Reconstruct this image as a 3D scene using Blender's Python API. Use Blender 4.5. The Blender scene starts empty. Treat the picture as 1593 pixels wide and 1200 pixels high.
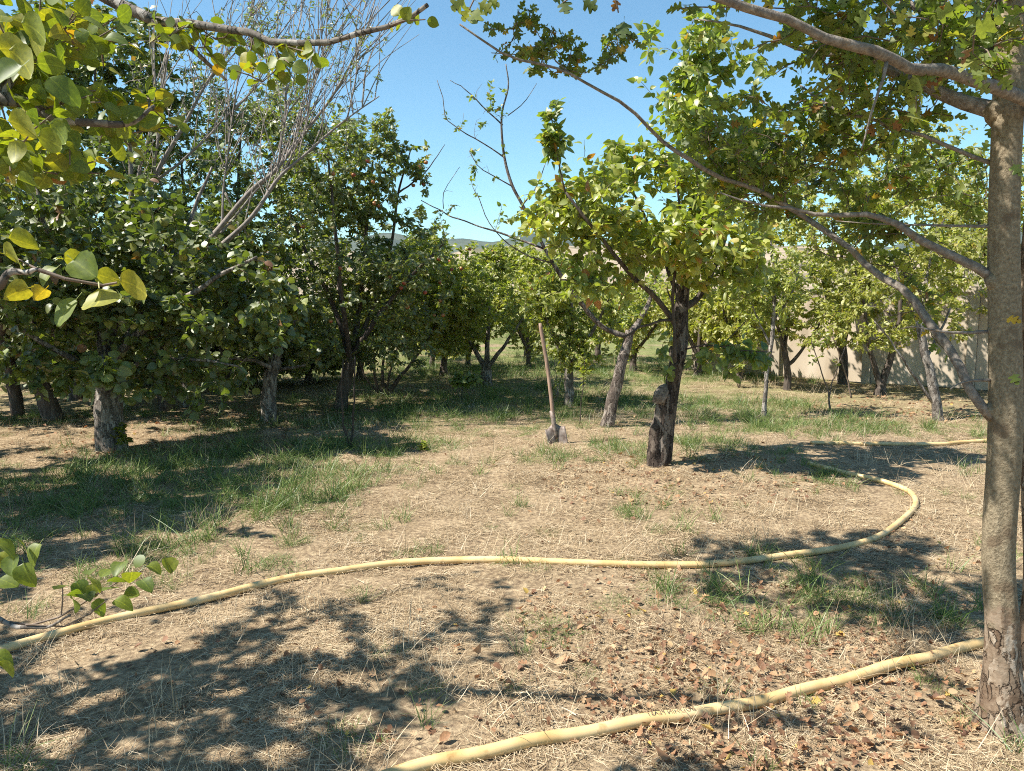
import bpy, math, random
import numpy as np
from mathutils import Vector, Matrix, noise as mnoise

# ------------------------------------------------------------------ camera, sky, sun, exposure
scene = bpy.context.scene
COL = scene.collection
W, HPX, FPX = 1593.0, 1200.0, 1203.0
CAM_H = 1.5
HORIZON = 455.0
PITCH = math.atan((HPX / 2 - HORIZON) / FPX)
SUN_EL = math.radians(52.0)
SUN_TRAVEL = Vector((math.cos(SUN_EL) * 0.965, math.cos(SUN_EL) * 0.26, -math.sin(SUN_EL))).normalized()

cam_data = bpy.data.cameras.new('camera')
cam = bpy.data.objects.new('camera', cam_data)
COL.objects.link(cam)
cam.location = (0, 0, CAM_H)
cam.rotation_euler = (math.pi / 2 - PITCH, 0, 0)
cam_data.sensor_width = 36.0
cam_data.lens = 36.0 * FPX / W
cam_data.clip_start = 0.05
cam_data.clip_end = 6000
scene.camera = cam

world = bpy.data.worlds.new('World')
scene.world = world
world.use_nodes = True
wn = world.node_tree
sky = wn.nodes.new('ShaderNodeTexSky')
sky.sky_type = 'NISHITA'
sky.sun_disc = False
sky.sun_elevation = SUN_EL
sky.sun_rotation = math.atan2(-SUN_TRAVEL.x, -SUN_TRAVEL.y)
sky.altitude = 300
sky.air_density = 1.0
sky.dust_density = 0.1
sky.ozone_density = 1.8
bg = wn.nodes['Background']
tint = wn.nodes.new('ShaderNodeMix'); tint.data_type = 'RGBA'; tint.blend_type = 'MULTIPLY'; tint.inputs[0].default_value = 1
tint.inputs[7].default_value = (.84, 1.14, 1.14, 1)
wn.links.new(sky.outputs[0], tint.inputs[6]); wn.links.new(tint.outputs[2], bg.inputs[0])
bg.inputs[1].default_value = 0.08

sun_data = bpy.data.lights.new('sun', 'SUN')
sun = bpy.data.objects.new('sun', sun_data)
COL.objects.link(sun)
sun.location = (-20, -2, 25)
sun.rotation_euler = SUN_TRAVEL.to_track_quat('-Z', 'Y').to_euler()
sun_data.energy = 5.0
sun_data.angle = math.radians(0.53)
sun_data.color = (1.0, 0.955, 0.87)

scene.view_settings.view_transform = 'Standard'
scene.view_settings.look = 'None'
scene.view_settings.exposure = 1.1
scene.view_settings.gamma = 1.0
scene.view_settings.use_curve_mapping = False
scene.render.engine = 'CYCLES'
scene.cycles.max_bounces = 7
scene.cycles.diffuse_bounces = 3
scene.cycles.glossy_bounces = 2
scene.cycles.transmission_bounces = 4
scene.cycles.use_denoising = False
scene.cycles.filter_width = 1.05

# ------------------------------------------------------------------ helpers
RNG = np.random.default_rng(7)
CP, SP = math.cos(PITCH), math.sin(PITCH)

def ray(px, py):
    u, v = (px - W / 2) / FPX, (HPX / 2 - py) / FPX
    return np.array([u, CP + v * SP, -SP + v * CP])

def P(px, py, d):                       # the world point at distance d in front, seen at that place of the photo
    r = ray(px, py)
    return np.array([0, 0, CAM_H]) + r * (d / r[1])

def project(p):
    q = np.asarray(p) - np.array([0, 0, CAM_H])
    z = q[..., 1] * CP - q[..., 2] * SP
    v = q[..., 1] * SP + q[..., 2] * CP
    zz = np.where(np.abs(z) < 1e-4, 1e-4, z)
    return W / 2 + FPX * q[..., 0] / zz, HPX / 2 - FPX * v / zz, z

MOUND = None
def height(x, y):
    x = np.asarray(x, float); y = np.asarray(y, float)
    h = 0.016 * np.sin(1.3 * x + .7 * y) + .012 * np.sin(2.3 * x - 1.7 * y + 1) + .006 * np.sin(5.1 * x + 3.3 * y) + .006 * np.sin(-4.2 * x + 6.1 * y + 2)
    h = h * np.clip(y / 1.5, 0.2, 1)
    h = h + .10 * np.exp(-(((x - 1.3) / 1.5) ** 2 + ((y - 6.7) / .8) ** 2))
    return h + np.clip((y - 26) / 60, 0, 1) ** 2 * 1.2

def G(px, py):                          # the ground point seen there
    r = ray(px, py)
    t = CAM_H / -r[2]
    for _ in range(12):
        p = np.array([0, 0, CAM_H]) + r * t
        t = (CAM_H - float(height(p[0], p[1]))) / -r[2]
    p = np.array([0, 0, CAM_H]) + r * t
    p[2] = float(height(p[0], p[1]))
    return p

def mesh_np(name, V, F, smooth=True, attrs=None, mats=None):
    V = np.ascontiguousarray(V, np.float32)
    if not isinstance(F, (list, tuple)):
        F = [F]
    F = [np.asarray(f, np.int32) for f in F if len(f)]
    me = bpy.data.meshes.new(name)
    me.vertices.add(len(V)); me.vertices.foreach_set('co', V.ravel())
    loops = np.concatenate([f.ravel() for f in F])
    tot = np.concatenate([np.full(len(f), f.shape[1], np.int32) for f in F])
    start = np.concatenate([[0], np.cumsum(tot)[:-1]]).astype(np.int32)
    me.loops.add(len(loops)); me.loops.foreach_set('vertex_index', loops)
    me.polygons.add(len(tot)); me.polygons.foreach_set('loop_start', start); me.polygons.foreach_set('loop_total', tot)
    me.polygons.foreach_set('use_smooth', np.full(len(tot), smooth, bool))
    for k, a in (attrs or {}).items():
        at = me.attributes.new(k, 'FLOAT', 'POINT')
        at.data.foreach_set('value', np.ascontiguousarray(a, np.float32))
    me.update(calc_edges=True)
    for m in (mats or []):
        me.materials.append(m)
    return me

def obj(name, data, parent=None, kind=None):
    o = bpy.data.objects.new(name, data)
    COL.objects.link(o)
    if parent is not None:
        o.parent = parent
    if kind:
        o['kind'] = kind
    return o

def tag(o, label=None, cat=None, group=None, kind=None):
    if label: o['label'] = label
    if cat: o['category'] = cat
    if group: o['group'] = group
    if kind: o['kind'] = kind
    return o

def empty(name, loc, label, cat, group=None):
    o = bpy.data.objects.new(name, None)
    o.empty_display_size = .1
    o.location = [float(c) for c in loc]
    COL.objects.link(o)
    return tag(o, label, cat, group)

def catmull(pts, n):
    pts = np.asarray(pts, float)
    if len(pts) == 2:
        t = np.linspace(0, 1, n)[:, None]
        return pts[0] * (1 - t) + pts[1] * t
    p = np.vstack([2 * pts[0] - pts[1], pts, 2 * pts[-1] - pts[-2]])
    seg = len(pts) - 1
    out = []
    for s in np.linspace(0, seg - 1e-6, n):
        i = int(s); t = s - i
        a, b, c, d = p[i], p[i + 1], p[i + 2], p[i + 3]
        out.append(.5 * (2 * b + (c - a) * t + (2 * a - 5 * b + 4 * c - d) * t * t + (3 * b - a - 3 * c + d) * t ** 3))
    return np.array(out)

def frames(path):
    T = np.gradient(path, axis=0)
    T /= np.linalg.norm(T, axis=1)[:, None] + 1e-9
    a = np.array([0, 0, 1.0]) if abs(T[0][2]) < .9 else np.array([1.0, 0, 0])
    n = np.cross(T[0], a); n /= np.linalg.norm(n)
    N = []
    for t in T:
        n = n - t * np.dot(n, t); n /= np.linalg.norm(n) + 1e-9
        N.append(n.copy())
    N = np.array(N)
    return T, N, np.cross(T, N)

def tube(path, rad, sides, rough=0, rfreq=8.0, cap=True, seed=0, lump=0):
    path = np.asarray(path, float); m = len(path)
    T, N, B = frames(path)
    ang = np.arange(sides) * 2 * np.pi / sides
    R = np.asarray(rad, float)[:, None] * np.ones((1, sides))
    if rough or lump:
        for i in range(m):
            for j in range(sides):
                q = Vector((math.cos(ang[j]) * R[i, j], math.sin(ang[j]) * R[i, j], 0)) * rfreq
                q.z = i * np.linalg.norm(path[min(1, m - 1)] - path[0]) * rfreq * .07
                q += Vector((seed * 7.3, seed * 3.1, 0))
                R[i, j] *= 1 + rough * mnoise.noise(q) + lump * mnoise.noise(q * .25)
    V = path[:, None, :] + R[..., None] * (np.cos(ang)[None, :, None] * N[:, None, :] + np.sin(ang)[None, :, None] * B[:, None, :])
    V = V.reshape(-1, 3)
    i = np.arange(m - 1)[:, None]; j = np.arange(sides)[None, :]
    j2 = (j + 1) % sides
    F = np.stack([i * sides + j, i * sides + j2, (i + 1) * sides + j2, (i + 1) * sides + j], -1).reshape(-1, 4)
    fs = [F]
    if cap:
        V = np.vstack([V, path[0], path[-1]])
        c0, c1 = len(V) - 2, len(V) - 1
        jj = np.arange(sides); jj2 = (jj + 1) % sides
        fs.append(np.concatenate([np.stack([np.full(sides, c0), jj2, jj], -1),
                                  np.stack([np.full(sides, c1), (m - 1) * sides + jj, (m - 1) * sides + jj2], -1)]))
    return V, fs

def join(parts):
    Vs, fmap, off = [], {}, 0
    for V, fs in parts:
        if not isinstance(fs, (list, tuple)): fs = [fs]
        for f in fs:
            fmap.setdefault(f.shape[1], []).append(np.asarray(f) + off)
        Vs.append(V); off += len(V)
    return np.vstack(Vs), [np.concatenate(v) for v in fmap.values()]

# ------------------------------------------------------------------ materials
def nodes(name):
    m = bpy.data.materials.new(name); m.use_nodes = True
    nt = m.node_tree; nt.nodes.clear()
    out = nt.nodes.new('ShaderNodeOutputMaterial')
    return m, nt, out

def ramp(nt, fac, stops, interp='LINEAR'):
    r = nt.nodes.new('ShaderNodeValToRGB')
    r.color_ramp.interpolation = interp
    els = r.color_ramp.elements
    while len(els) < len(stops): els.new(0.5)
    for e, (p, c) in zip(els, stops):
        e.position = p; e.color = (*c, 1)
    nt.links.new(fac, r.inputs[0])
    return r.outputs[0]

def mat_leaf(name, stops, trans=0.4, gloss=0.06, rough=.38, back=1.25, tint=(.98, 1.12, .4)):
    m, nt, out = nodes(name)
    L = nt.links.new
    at = nt.nodes.new('ShaderNodeAttribute'); at.attribute_name = 'v'
    col = ramp(nt, at.outputs['Fac'], stops)
    tc = nt.nodes.new('ShaderNodeTexCoord')
    no = nt.nodes.new('ShaderNodeTexNoise'); no.inputs['Scale'].default_value = 9; no.inputs['Detail'].default_value = 3
    L(tc.outputs['Object'], no.inputs['Vector'])
    var = ramp(nt, no.outputs['Fac'], [(0.3, (.72, .74, .72)), (.7, (1.2, 1.16, 1.1))])
    mx = nt.nodes.new('ShaderNodeMix'); mx.data_type = 'RGBA'; mx.blend_type = 'MULTIPLY'; mx.inputs[0].default_value = 1
    L(col, mx.inputs[6]); L(var, mx.inputs[7])
    am = nt.nodes.new('ShaderNodeAttribute'); am.attribute_name = 'mid'
    rib = ramp(nt, am.outputs['Fac'], [(.84, (1, 1, 1)), (.93, (1.5, 1.4, 1.3))])
    spn = nt.nodes.new('ShaderNodeTexNoise'); spn.inputs['Scale'].default_value = 5.3; spn.inputs['Detail'].default_value = 5; spn.inputs['Roughness'].default_value = .7
    L(tc.outputs['Object'], spn.inputs['Vector'])
    spot = ramp(nt, spn.outputs['Fac'], [(.66, (1, 1, 1)), (.72, (.62, .45, .3))])
    mr_ = nt.nodes.new('ShaderNodeMix'); mr_.data_type = 'RGBA'; mr_.blend_type = 'MULTIPLY'; mr_.inputs[0].default_value = 1
    L(mx.outputs[2], mr_.inputs[6]); L(rib, mr_.inputs[7])
    ms_ = nt.nodes.new('ShaderNodeMix'); ms_.data_type = 'RGBA'; ms_.blend_type = 'MULTIPLY'; ms_.inputs[0].default_value = 1
    L(mr_.outputs[2], ms_.inputs[6]); L(spot, ms_.inputs[7])
    mx = ms_
    geo = nt.nodes.new('ShaderNodeNewGeometry')
    bk = nt.nodes.new('ShaderNodeMix'); bk.data_type = 'RGBA'; bk.blend_type = 'MULTIPLY'
    L(geo.outputs['Backfacing'], bk.inputs[0]); L(mx.outputs[2], bk.inputs[6]); bk.inputs[7].default_value = (back, back, back * 1.12, 1)
    dif = nt.nodes.new('ShaderNodeBsdfDiffuse'); L(bk.outputs[2], dif.inputs[0])
    tr = nt.nodes.new('ShaderNodeBsdfTranslucent')
    tm = nt.nodes.new('ShaderNodeMix'); tm.data_type = 'RGBA'; tm.blend_type = 'MULTIPLY'; tm.inputs[0].default_value = 1
    L(mx.outputs[2], tm.inputs[6]); tm.inputs[7].default_value = (*[t * 1.5 for t in tint], 1)
    L(tm.outputs[2], tr.inputs[0])
    m1 = nt.nodes.new('ShaderNodeMixShader'); m1.inputs[0].default_value = trans
    L(dif.outputs[0], m1.inputs[1]); L(tr.outputs[0], m1.inputs[2])
    gl = nt.nodes.new('ShaderNodeBsdfGlossy'); gl.inputs['Roughness'].default_value = rough + .14
    gl.inputs[0].default_value = (1, 1, 1, 1)
    lw = nt.nodes.new('ShaderNodeLayerWeight'); lw.inputs[0].default_value = .25
    mu = nt.nodes.new('ShaderNodeMath'); mu.operation = 'MULTIPLY_ADD'; mu.inputs[1].default_value = gloss * 1.6; mu.inputs[2].default_value = gloss * .4
    L(lw.outputs['Facing'], mu.inputs[0])
    m2 = nt.nodes.new('ShaderNodeMixShader'); L(mu.outputs[0], m2.inputs[0])
    L(m1.outputs[0], m2.inputs[1]); L(gl.outputs[0], m2.inputs[2])
    L(m2.outputs[0], out.inputs[0])
    return m

def mat_blade(name, stops, trans=.3):
    m, nt, out = nodes(name)
    L = nt.links.new
    at = nt.nodes.new('ShaderNodeAttribute'); at.attribute_name = 'v'
    oi = nt.nodes.new('ShaderNodeObjectInfo')
    ad = nt.nodes.new('ShaderNodeMath'); ad.operation = 'MULTIPLY_ADD'; ad.inputs[1].default_value = .3; ad.inputs[2].default_value = -.15
    L(oi.outputs['Random'], ad.inputs[0])
    a2 = nt.nodes.new('ShaderNodeMath'); a2.operation = 'ADD'; a2.use_clamp = True
    L(at.outputs['Fac'], a2.inputs[0]); L(ad.outputs[0], a2.inputs[1])
    col = ramp(nt, a2.outputs[0], stops)
    dif = nt.nodes.new('ShaderNodeBsdfDiffuse'); L(col, dif.inputs[0])
    tr = nt.nodes.new('ShaderNodeBsdfTranslucent'); L(col, tr.inputs[0])
    m1 = nt.nodes.new('ShaderNodeMixShader'); m1.inputs[0].default_value = trans
    L(dif.outputs[0], m1.inputs[1]); L(tr.outputs[0], m1.inputs[2])
    gl = nt.nodes.new('ShaderNodeBsdfGlossy'); gl.inputs['Roughness'].default_value = .45
    m2 = nt.nodes.new('ShaderNodeMixShader'); m2.inputs[0].default_value = .035
    L(m1.outputs[0], m2.inputs[1]); L(gl.outputs[0], m2.inputs[2])
    L(m2.outputs[0], out.inputs[0])
    return m

def mat_bark(name, *a, **k):
    m, nt, out = nodes(name)
    nt.links.new(bark_nodes(nt, *a, **k), out.inputs[0])
    return m

def bark_nodes(nt, dark, light, scale=30, stretch=.25, bump=.5, patch=None, patch_scale=6, patch_lo=.55):
    L = nt.links.new
    tc = nt.nodes.new('ShaderNodeTexCoord')
    mp = nt.nodes.new('ShaderNodeMapping'); mp.inputs['Scale'].default_value = (1, 1, stretch)
    L(tc.outputs['Object'], mp.inputs[0])
    n1 = nt.nodes.new('ShaderNodeTexNoise'); n1.inputs['Scale'].default_value = scale; n1.inputs['Detail'].default_value = 6; n1.inputs['Roughness'].default_value = .65
    L(mp.outputs[0], n1.inputs['Vector'])
    col = ramp(nt, n1.outputs['Fac'], [(.3, dark), (.55, tuple((a + b) / 2 for a, b in zip(dark, light))), (.72, light)])
    if patch:
        n2 = nt.nodes.new('ShaderNodeTexNoise'); n2.inputs['Scale'].default_value = patch_scale; n2.inputs['Detail'].default_value = 4
        L(tc.outputs['Object'], n2.inputs['Vector'])
        f = ramp(nt, n2.outputs['Fac'], [(patch_lo, (0, 0, 0)), (patch_lo + .08, (1, 1, 1))])
        mx = nt.nodes.new('ShaderNodeMix'); mx.data_type = 'RGBA'
        L(f, mx.inputs[0]); L(col, mx.inputs[6]); mx.inputs[7].default_value = (*patch, 1)
        col = mx.outputs[2]
    b = nt.nodes.new('ShaderNodeBump'); b.inputs['Strength'].default_value = bump; b.inputs['Distance'].default_value = .012
    L(n1.outputs['Fac'], b.inputs['Height'])
    p = nt.nodes.new('ShaderNodeBsdfPrincipled'); p.inputs['Roughness'].default_value = .85
    p.inputs['Specular IOR Level'].default_value = .2
    L(col, p.inputs['Base Color']); L(b.outputs[0], p.inputs['Normal'])
    return p.outputs[0]

def mat_noise(name, stops, scale=8, rough=.7, bump=.2, metal=0, dist=.004, spec=.3, stretch=(1, 1, 1), detail=6):
    m, nt, out = nodes(name)
    L = nt.links.new
    tc = nt.nodes.new('ShaderNodeTexCoord')
    mp = nt.nodes.new('ShaderNodeMapping'); mp.inputs['Scale'].default_value = stretch
    L(tc.outputs['Object'], mp.inputs[0])
    n1 = nt.nodes.new('ShaderNodeTexNoise'); n1.inputs['Scale'].default_value = scale; n1.inputs['Detail'].default_value = detail
    L(mp.outputs[0], n1.inputs['Vector'])
    col = ramp(nt, n1.outputs['Fac'], stops)
    p = nt.nodes.new('ShaderNodeBsdfPrincipled')
    p.inputs['Roughness'].default_value = rough; p.inputs['Metallic'].default_value = metal
    p.inputs['Specular IOR Level'].default_value = spec
    L(col, p.inputs['Base Color'])
    if bump:
        b = nt.nodes.new('ShaderNodeBump'); b.inputs['Strength'].default_value = bump; b.inputs['Distance'].default_value = dist
        L(n1.outputs['Fac'], b.inputs['Height']); L(b.outputs[0], p.inputs['Normal'])
    L(p.outputs[0], out.inputs[0])
    return m

M = {}
M['apricot'] = mat_leaf('apricot leaf', [(0, (.09, .14, .02)), (.5, (.17, .215, .022)), (.85, (.31, .27, .03)), (.97, (.36, .22, .03)), (1, (.3, .12, .03))], trans=0.5, gloss=0.05, tint=(1.08, 1.05, 0.3))
M['hawthorn'] = mat_leaf('hawthorn leaf', [(0, (.075, .11, .022)), (.5, (.18, .215, .042)), (.88, (.28, .28, .05)), (.95, (.42, .27, .04)), (1, (.26, .11, .04))], trans=0.55, gloss=0.06)
M['pear'] = mat_leaf('pear leaf', [(0, (.085, .135, .03)), (.4, (.22, .265, .055)), (.88, (.37, .37, .075)), (.96, (.42, .33, .06)), (1, (.35, .15, .04))], trans=0.45, gloss=0.08, rough=0.32)
M['quince'] = mat_leaf('quince leaf', [(0, (.07, .1, .02)), (.6, (.145, .175, .034)), (.9, (.23, .235, .045)), (.97, (.26, .19, .035)), (1, (.2, .09, .03))], trans=0.36, gloss=0.1, rough=0.36, back=1.6)
M['apple'] = mat_leaf('apple leaf', [(0, (.09, .12, .026)), (.6, (.19, .22, .05)), (.93, (.3, .29, .07)), (1, (.3, .19, .05))], trans=0.42, gloss=0.11)
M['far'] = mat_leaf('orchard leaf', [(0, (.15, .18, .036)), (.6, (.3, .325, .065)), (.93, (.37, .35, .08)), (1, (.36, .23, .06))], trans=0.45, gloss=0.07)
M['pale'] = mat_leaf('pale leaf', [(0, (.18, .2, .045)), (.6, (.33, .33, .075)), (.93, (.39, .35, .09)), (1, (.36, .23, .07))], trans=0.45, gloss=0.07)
M['fallen'] = mat_leaf('fallen leaf', [(0, (.15, .08, .05)), (.35, (.3, .16, .085)), (.65, (.4, .25, .14)), (.85, (.46, .32, .19)), (.93, (.48, .32, .08)), (1, (.5, .4, .15))], trans=.15, gloss=.03, rough=.5, tint=(1.1, .8, .5))
M['straw'] = mat_blade('straw blade', [(0, (.14, .09, .055)), (.3, (.355, .258, .15)), (.65, (.56, .428, .268)), (1, (.7, .58, .4))], .2)
M['grass'] = mat_blade('grass blade', [(0, (.07, .125, .028)), (.5, (.14, .215, .05)), (.8, (.25, .3, .09)), (1, (.45, .4, .19))], .35)
M['bark_grey'] = mat_bark('grey bark', (.07, .058, .048), (.3, .26, .22), 34, .3, .6)
M['bark_dark'] = mat_bark('dark bark', (.035, .026, .02), (.17, .135, .11), 30, .2, .8)
M['bark_pear'] = mat_bark('old pear bark', (.018, .013, .011), (.15, .115, .095), 26, .18, 1.0, patch=(.33, .3, .27), patch_scale=14, patch_lo=.66)
M['bark_smooth'] = mat_bark('smooth hawthorn bark', (.2, .15, .09), (.36, .29, .19), 60, .35, .15, patch=(.17, .12, .07), patch_scale=9, patch_lo=.64)
M['bark_flaky'] = mat_bark('flaky hawthorn bark', (.08, .05, .032), (.36, .29, .22), 22, .3, 1.0, patch=(.48, .42, .35), patch_scale=9, patch_lo=.6)
def mat_flakes(name, *a, **k):
    m, nt, out = nodes(name)
    nt.links.new(flake_nodes(nt, *a, **k), out.inputs[0])
    return m

def flake_nodes(nt, cols, crack, scale=(26, 26, 7), bump=1.0):
    L = nt.links.new
    tc = nt.nodes.new('ShaderNodeTexCoord')
    n0 = nt.nodes.new('ShaderNodeTexNoise'); n0.inputs['Scale'].default_value = 14; n0.inputs['Detail'].default_value = 4
    L(tc.outputs['Object'], n0.inputs['Vector'])
    wob = nt.nodes.new('ShaderNodeVectorMath'); wob.operation = 'MULTIPLY_ADD'; wob.inputs[1].default_value = (.07, .07, .16)
    L(n0.outputs['Color'], wob.inputs[0]); L(tc.outputs['Object'], wob.inputs[2])
    mp = nt.nodes.new('ShaderNodeMapping'); mp.inputs['Scale'].default_value = scale
    L(wob.outputs[0], mp.inputs[0])
    ve = nt.nodes.new('ShaderNodeTexVoronoi'); ve.feature = 'DISTANCE_TO_EDGE'; ve.inputs['Scale'].default_value = 1; L(mp.outputs[0], ve.inputs['Vector'])
    vc = nt.nodes.new('ShaderNodeTexVoronoi'); vc.inputs['Scale'].default_value = 1; L(mp.outputs[0], vc.inputs['Vector'])
    sp = nt.nodes.new('ShaderNodeSeparateColor'); L(vc.outputs['Color'], sp.inputs[0])
    n1 = nt.nodes.new('ShaderNodeTexNoise'); n1.inputs['Scale'].default_value = 70; n1.inputs['Detail'].default_value = 5
    L(tc.outputs['Object'], n1.inputs['Vector'])
    mm = nt.nodes.new('ShaderNodeMath'); mm.operation = 'MULTIPLY_ADD'; mm.inputs[1].default_value = .5; L(n1.outputs['Fac'], mm.inputs[0])
    mh = nt.nodes.new('ShaderNodeMath'); mh.operation = 'MULTIPLY'; mh.inputs[1].default_value = .5; L(sp.outputs[0], mh.inputs[0]); L(mh.outputs[0], mm.inputs[2])
    col = ramp(nt, mm.outputs[0], cols)
    ck = ramp(nt, ve.outputs['Distance'], [(.0, (.15, .15, .15)), (.09, (1, 1, 1))])
    brk = ramp(nt, n0.outputs['Fac'], [(.44, (0, 0, 0)), (.56, (1, 1, 1))])
    cm = nt.nodes.new('ShaderNodeMath'); cm.operation = 'MAXIMUM'; L(ck, cm.inputs[0]); L(brk, cm.inputs[1]); ck = cm.outputs[0]
    mx = nt.nodes.new('ShaderNodeMix'); mx.data_type = 'RGBA'; L(ck, mx.inputs[0]); mx.inputs[6].default_value = (*crack, 1); L(col, mx.inputs[7])
    hh = nt.nodes.new('ShaderNodeMath'); hh.operation = 'MULTIPLY_ADD'; hh.inputs[1].default_value = .4; L(n1.outputs['Fac'], hh.inputs[0]); L(ck, hh.inputs[2])
    b = nt.nodes.new('ShaderNodeBump'); b.inputs['Strength'].default_value = bump; b.inputs['Distance'].default_value = .008
    L(hh.outputs[0], b.inputs['Height'])
    p = nt.nodes.new('ShaderNodeBsdfPrincipled'); p.inputs['Roughness'].default_value = .9; p.inputs['Specular IOR Level'].default_value = .15
    L(mx.outputs[2], p.inputs['Base Color']); L(b.outputs[0], p.inputs['Normal'])
    return p.outputs[0]
FLAKY = ([(.25, (.13, .085, .055)), (.45, (.22, .16, .11)), (.62, (.28, .215, .155)), (.78, (.42, .36, .29))], (.07, .047, .033), (42, 42, 9))
M['bark_flaky'] = mat_flakes('flaky hawthorn bark', *FLAKY)
def mat_hawthorn_trunk():
    m, nt, out = nodes('hawthorn trunk bark')
    L = nt.links.new
    a = bark_nodes(nt, (.13, .1, .062), (.37, .3, .2), 95, .9, .7, (.15, .11, .07), 11, .58)
    b = flake_nodes(nt, *FLAKY)
    tc = nt.nodes.new('ShaderNodeTexCoord'); sp = nt.nodes.new('ShaderNodeSeparateXYZ'); L(tc.outputs['Object'], sp.inputs[0])
    n = nt.nodes.new('ShaderNodeTexNoise'); n.inputs['Scale'].default_value = 16; n.inputs['Detail'].default_value = 5
    L(tc.outputs['Object'], n.inputs['Vector'])
    ad = nt.nodes.new('ShaderNodeMath'); ad.operation = 'MULTIPLY_ADD'; ad.inputs[1].default_value = .34; L(n.outputs['Fac'], ad.inputs[0]); L(sp.outputs[2], ad.inputs[2])
    mr = nt.nodes.new('ShaderNodeMapRange'); mr.inputs[1].default_value = .60; mr.inputs[2].default_value = .645; L(ad.outputs[0], mr.inputs[0])
    mx = nt.nodes.new('ShaderNodeMixShader'); L(mr.outputs[0], mx.inputs[0]); L(b, mx.inputs[1]); L(a, mx.inputs[2])
    L(mx.outputs[0], out.inputs[0])
    return m
M['bark_hawthorn'] = mat_hawthorn_trunk()
M['bark_pear'] = mat_flakes('fissured old pear bark', [(.25, (.03, .022, .018)), (.45, (.075, .056, .045)), (.62, (.12, .095, .075)), (.78, (.19, .16, .135))], (.012, .009, .008), (34, 34, 5))
M['bark_grey'] = mat_flakes('fissured grey bark', [(.25, (.1, .083, .07)), (.45, (.18, .155, .13)), (.65, (.28, .245, .21)), (.78, (.38, .34, .3))], (.05, .04, .033), (40, 40, 11), .8)
M['bark_brown'] = mat_flakes('fissured brown bark', [(.25, (.075, .058, .048)), (.45, (.14, .112, .092)), (.65, (.22, .18, .15)), (.78, (.31, .265, .225))], (.035, .027, .022), (44, 44, 11), .8)
M['limb'] = mat_bark('hawthorn limb bark', (.10, .08, .065), (.36, .31, .26), 60, .8, .8, (.22, .16, .1), 14, .62)
M['twig'] = mat_bark('twig bark', (.1, .07, .05), (.26, .2, .155), 40, .6, .2)
M['twig_grey'] = mat_bark('grey twig bark', (.15, .125, .105), (.36, .31, .27), 40, .6, .2)
M['twig_dark'] = mat_bark('dark twig bark', (.03, .024, .02), (.1, .08, .065), 40, .6, .2)
M['cut'] = mat_noise('weathered cut wood', [(.3, (.06, .048, .04)), (.7, (.26, .22, .185))], 40, .9, .6)

# ------------------------------------------------------------------ leaf shapes (unit length, base at origin, along +Y, face up +Z)
def leaf_shape(ys, ws, fold=.25, curl=.25, twist=0., petiole=0):
    V, F = [], []
    n = len(ys)
    zc = lambda y, x: -curl * y * y + fold * abs(x) + twist * x * y
    idx = []
    for y, w in zip(ys, ws):
        if w == 0:
            V.append((0, y, zc(y, 0))); idx.append((len(V) - 1,))
        else:
            for x in (-w, 0, w): V.append((x, y, zc(y, x)))
            idx.append((len(V) - 3, len(V) - 2, len(V) - 1))
    for a, b in zip(idx[:-1], idx[1:]):
        if len(a) == 1: F += [(a[0], b[1], b[0]), (a[0], b[2], b[1])]
        elif len(b) == 1: F += [(a[0], a[1], b[0]), (a[1], a[2], b[0])]
        else: F += [(a[0], a[1], b[1]), (a[0], b[1], b[0]), (a[1], a[2], b[2]), (a[1], b[2], b[1])]
    if petiole:
        k = len(V); w = .012
        V += [(-w, 0, .03), (w, 0, .03), (0, ys[0] + .02, zc(ys[0], 0))]
        F += [(k, k + 1, k + 2)]
    return np.array(V, float), np.array(F)

def lobed_shape(fold=.2, curl=.3, twist=0.):
    outl = [(0, .2), (.06, .3), (.31, .38), (.35, .5), (.13, .53), (.33, .72), (.29, .8), (.13, .76), (.14, .94), (0, 1.0)]
    my = np.maximum.accumulate([o[1] for o in outl])
    zc = lambda y, x: -curl * y * y + fold * abs(x) + twist * x * y
    V, F = [], []
    n = len(outl)
    for k in range(n): V.append((0, my[k], zc(my[k], 0)))
    for s in (-1, 1):
        o = len(V)
        for x, y in outl: V.append((s * x, y, zc(y, x * s)))
        for k in range(n - 1):
            a, b, c, d = k, o + k, o + k + 1, k + 1
            for t in ([(a, b, c)] if k == n - 2 else [(a, b, c), (a, c, d)]) if k else [(a, c, d)]:
                F.append(t if s > 0 else t[::-1])
    k = len(V)
    V += [(-.012, 0, .02), (.012, 0, .02), (0, .22, zc(.22, 0))]
    F.append((k, k + 1, k + 2))
    return np.array(V, float), np.array(F)

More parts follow.
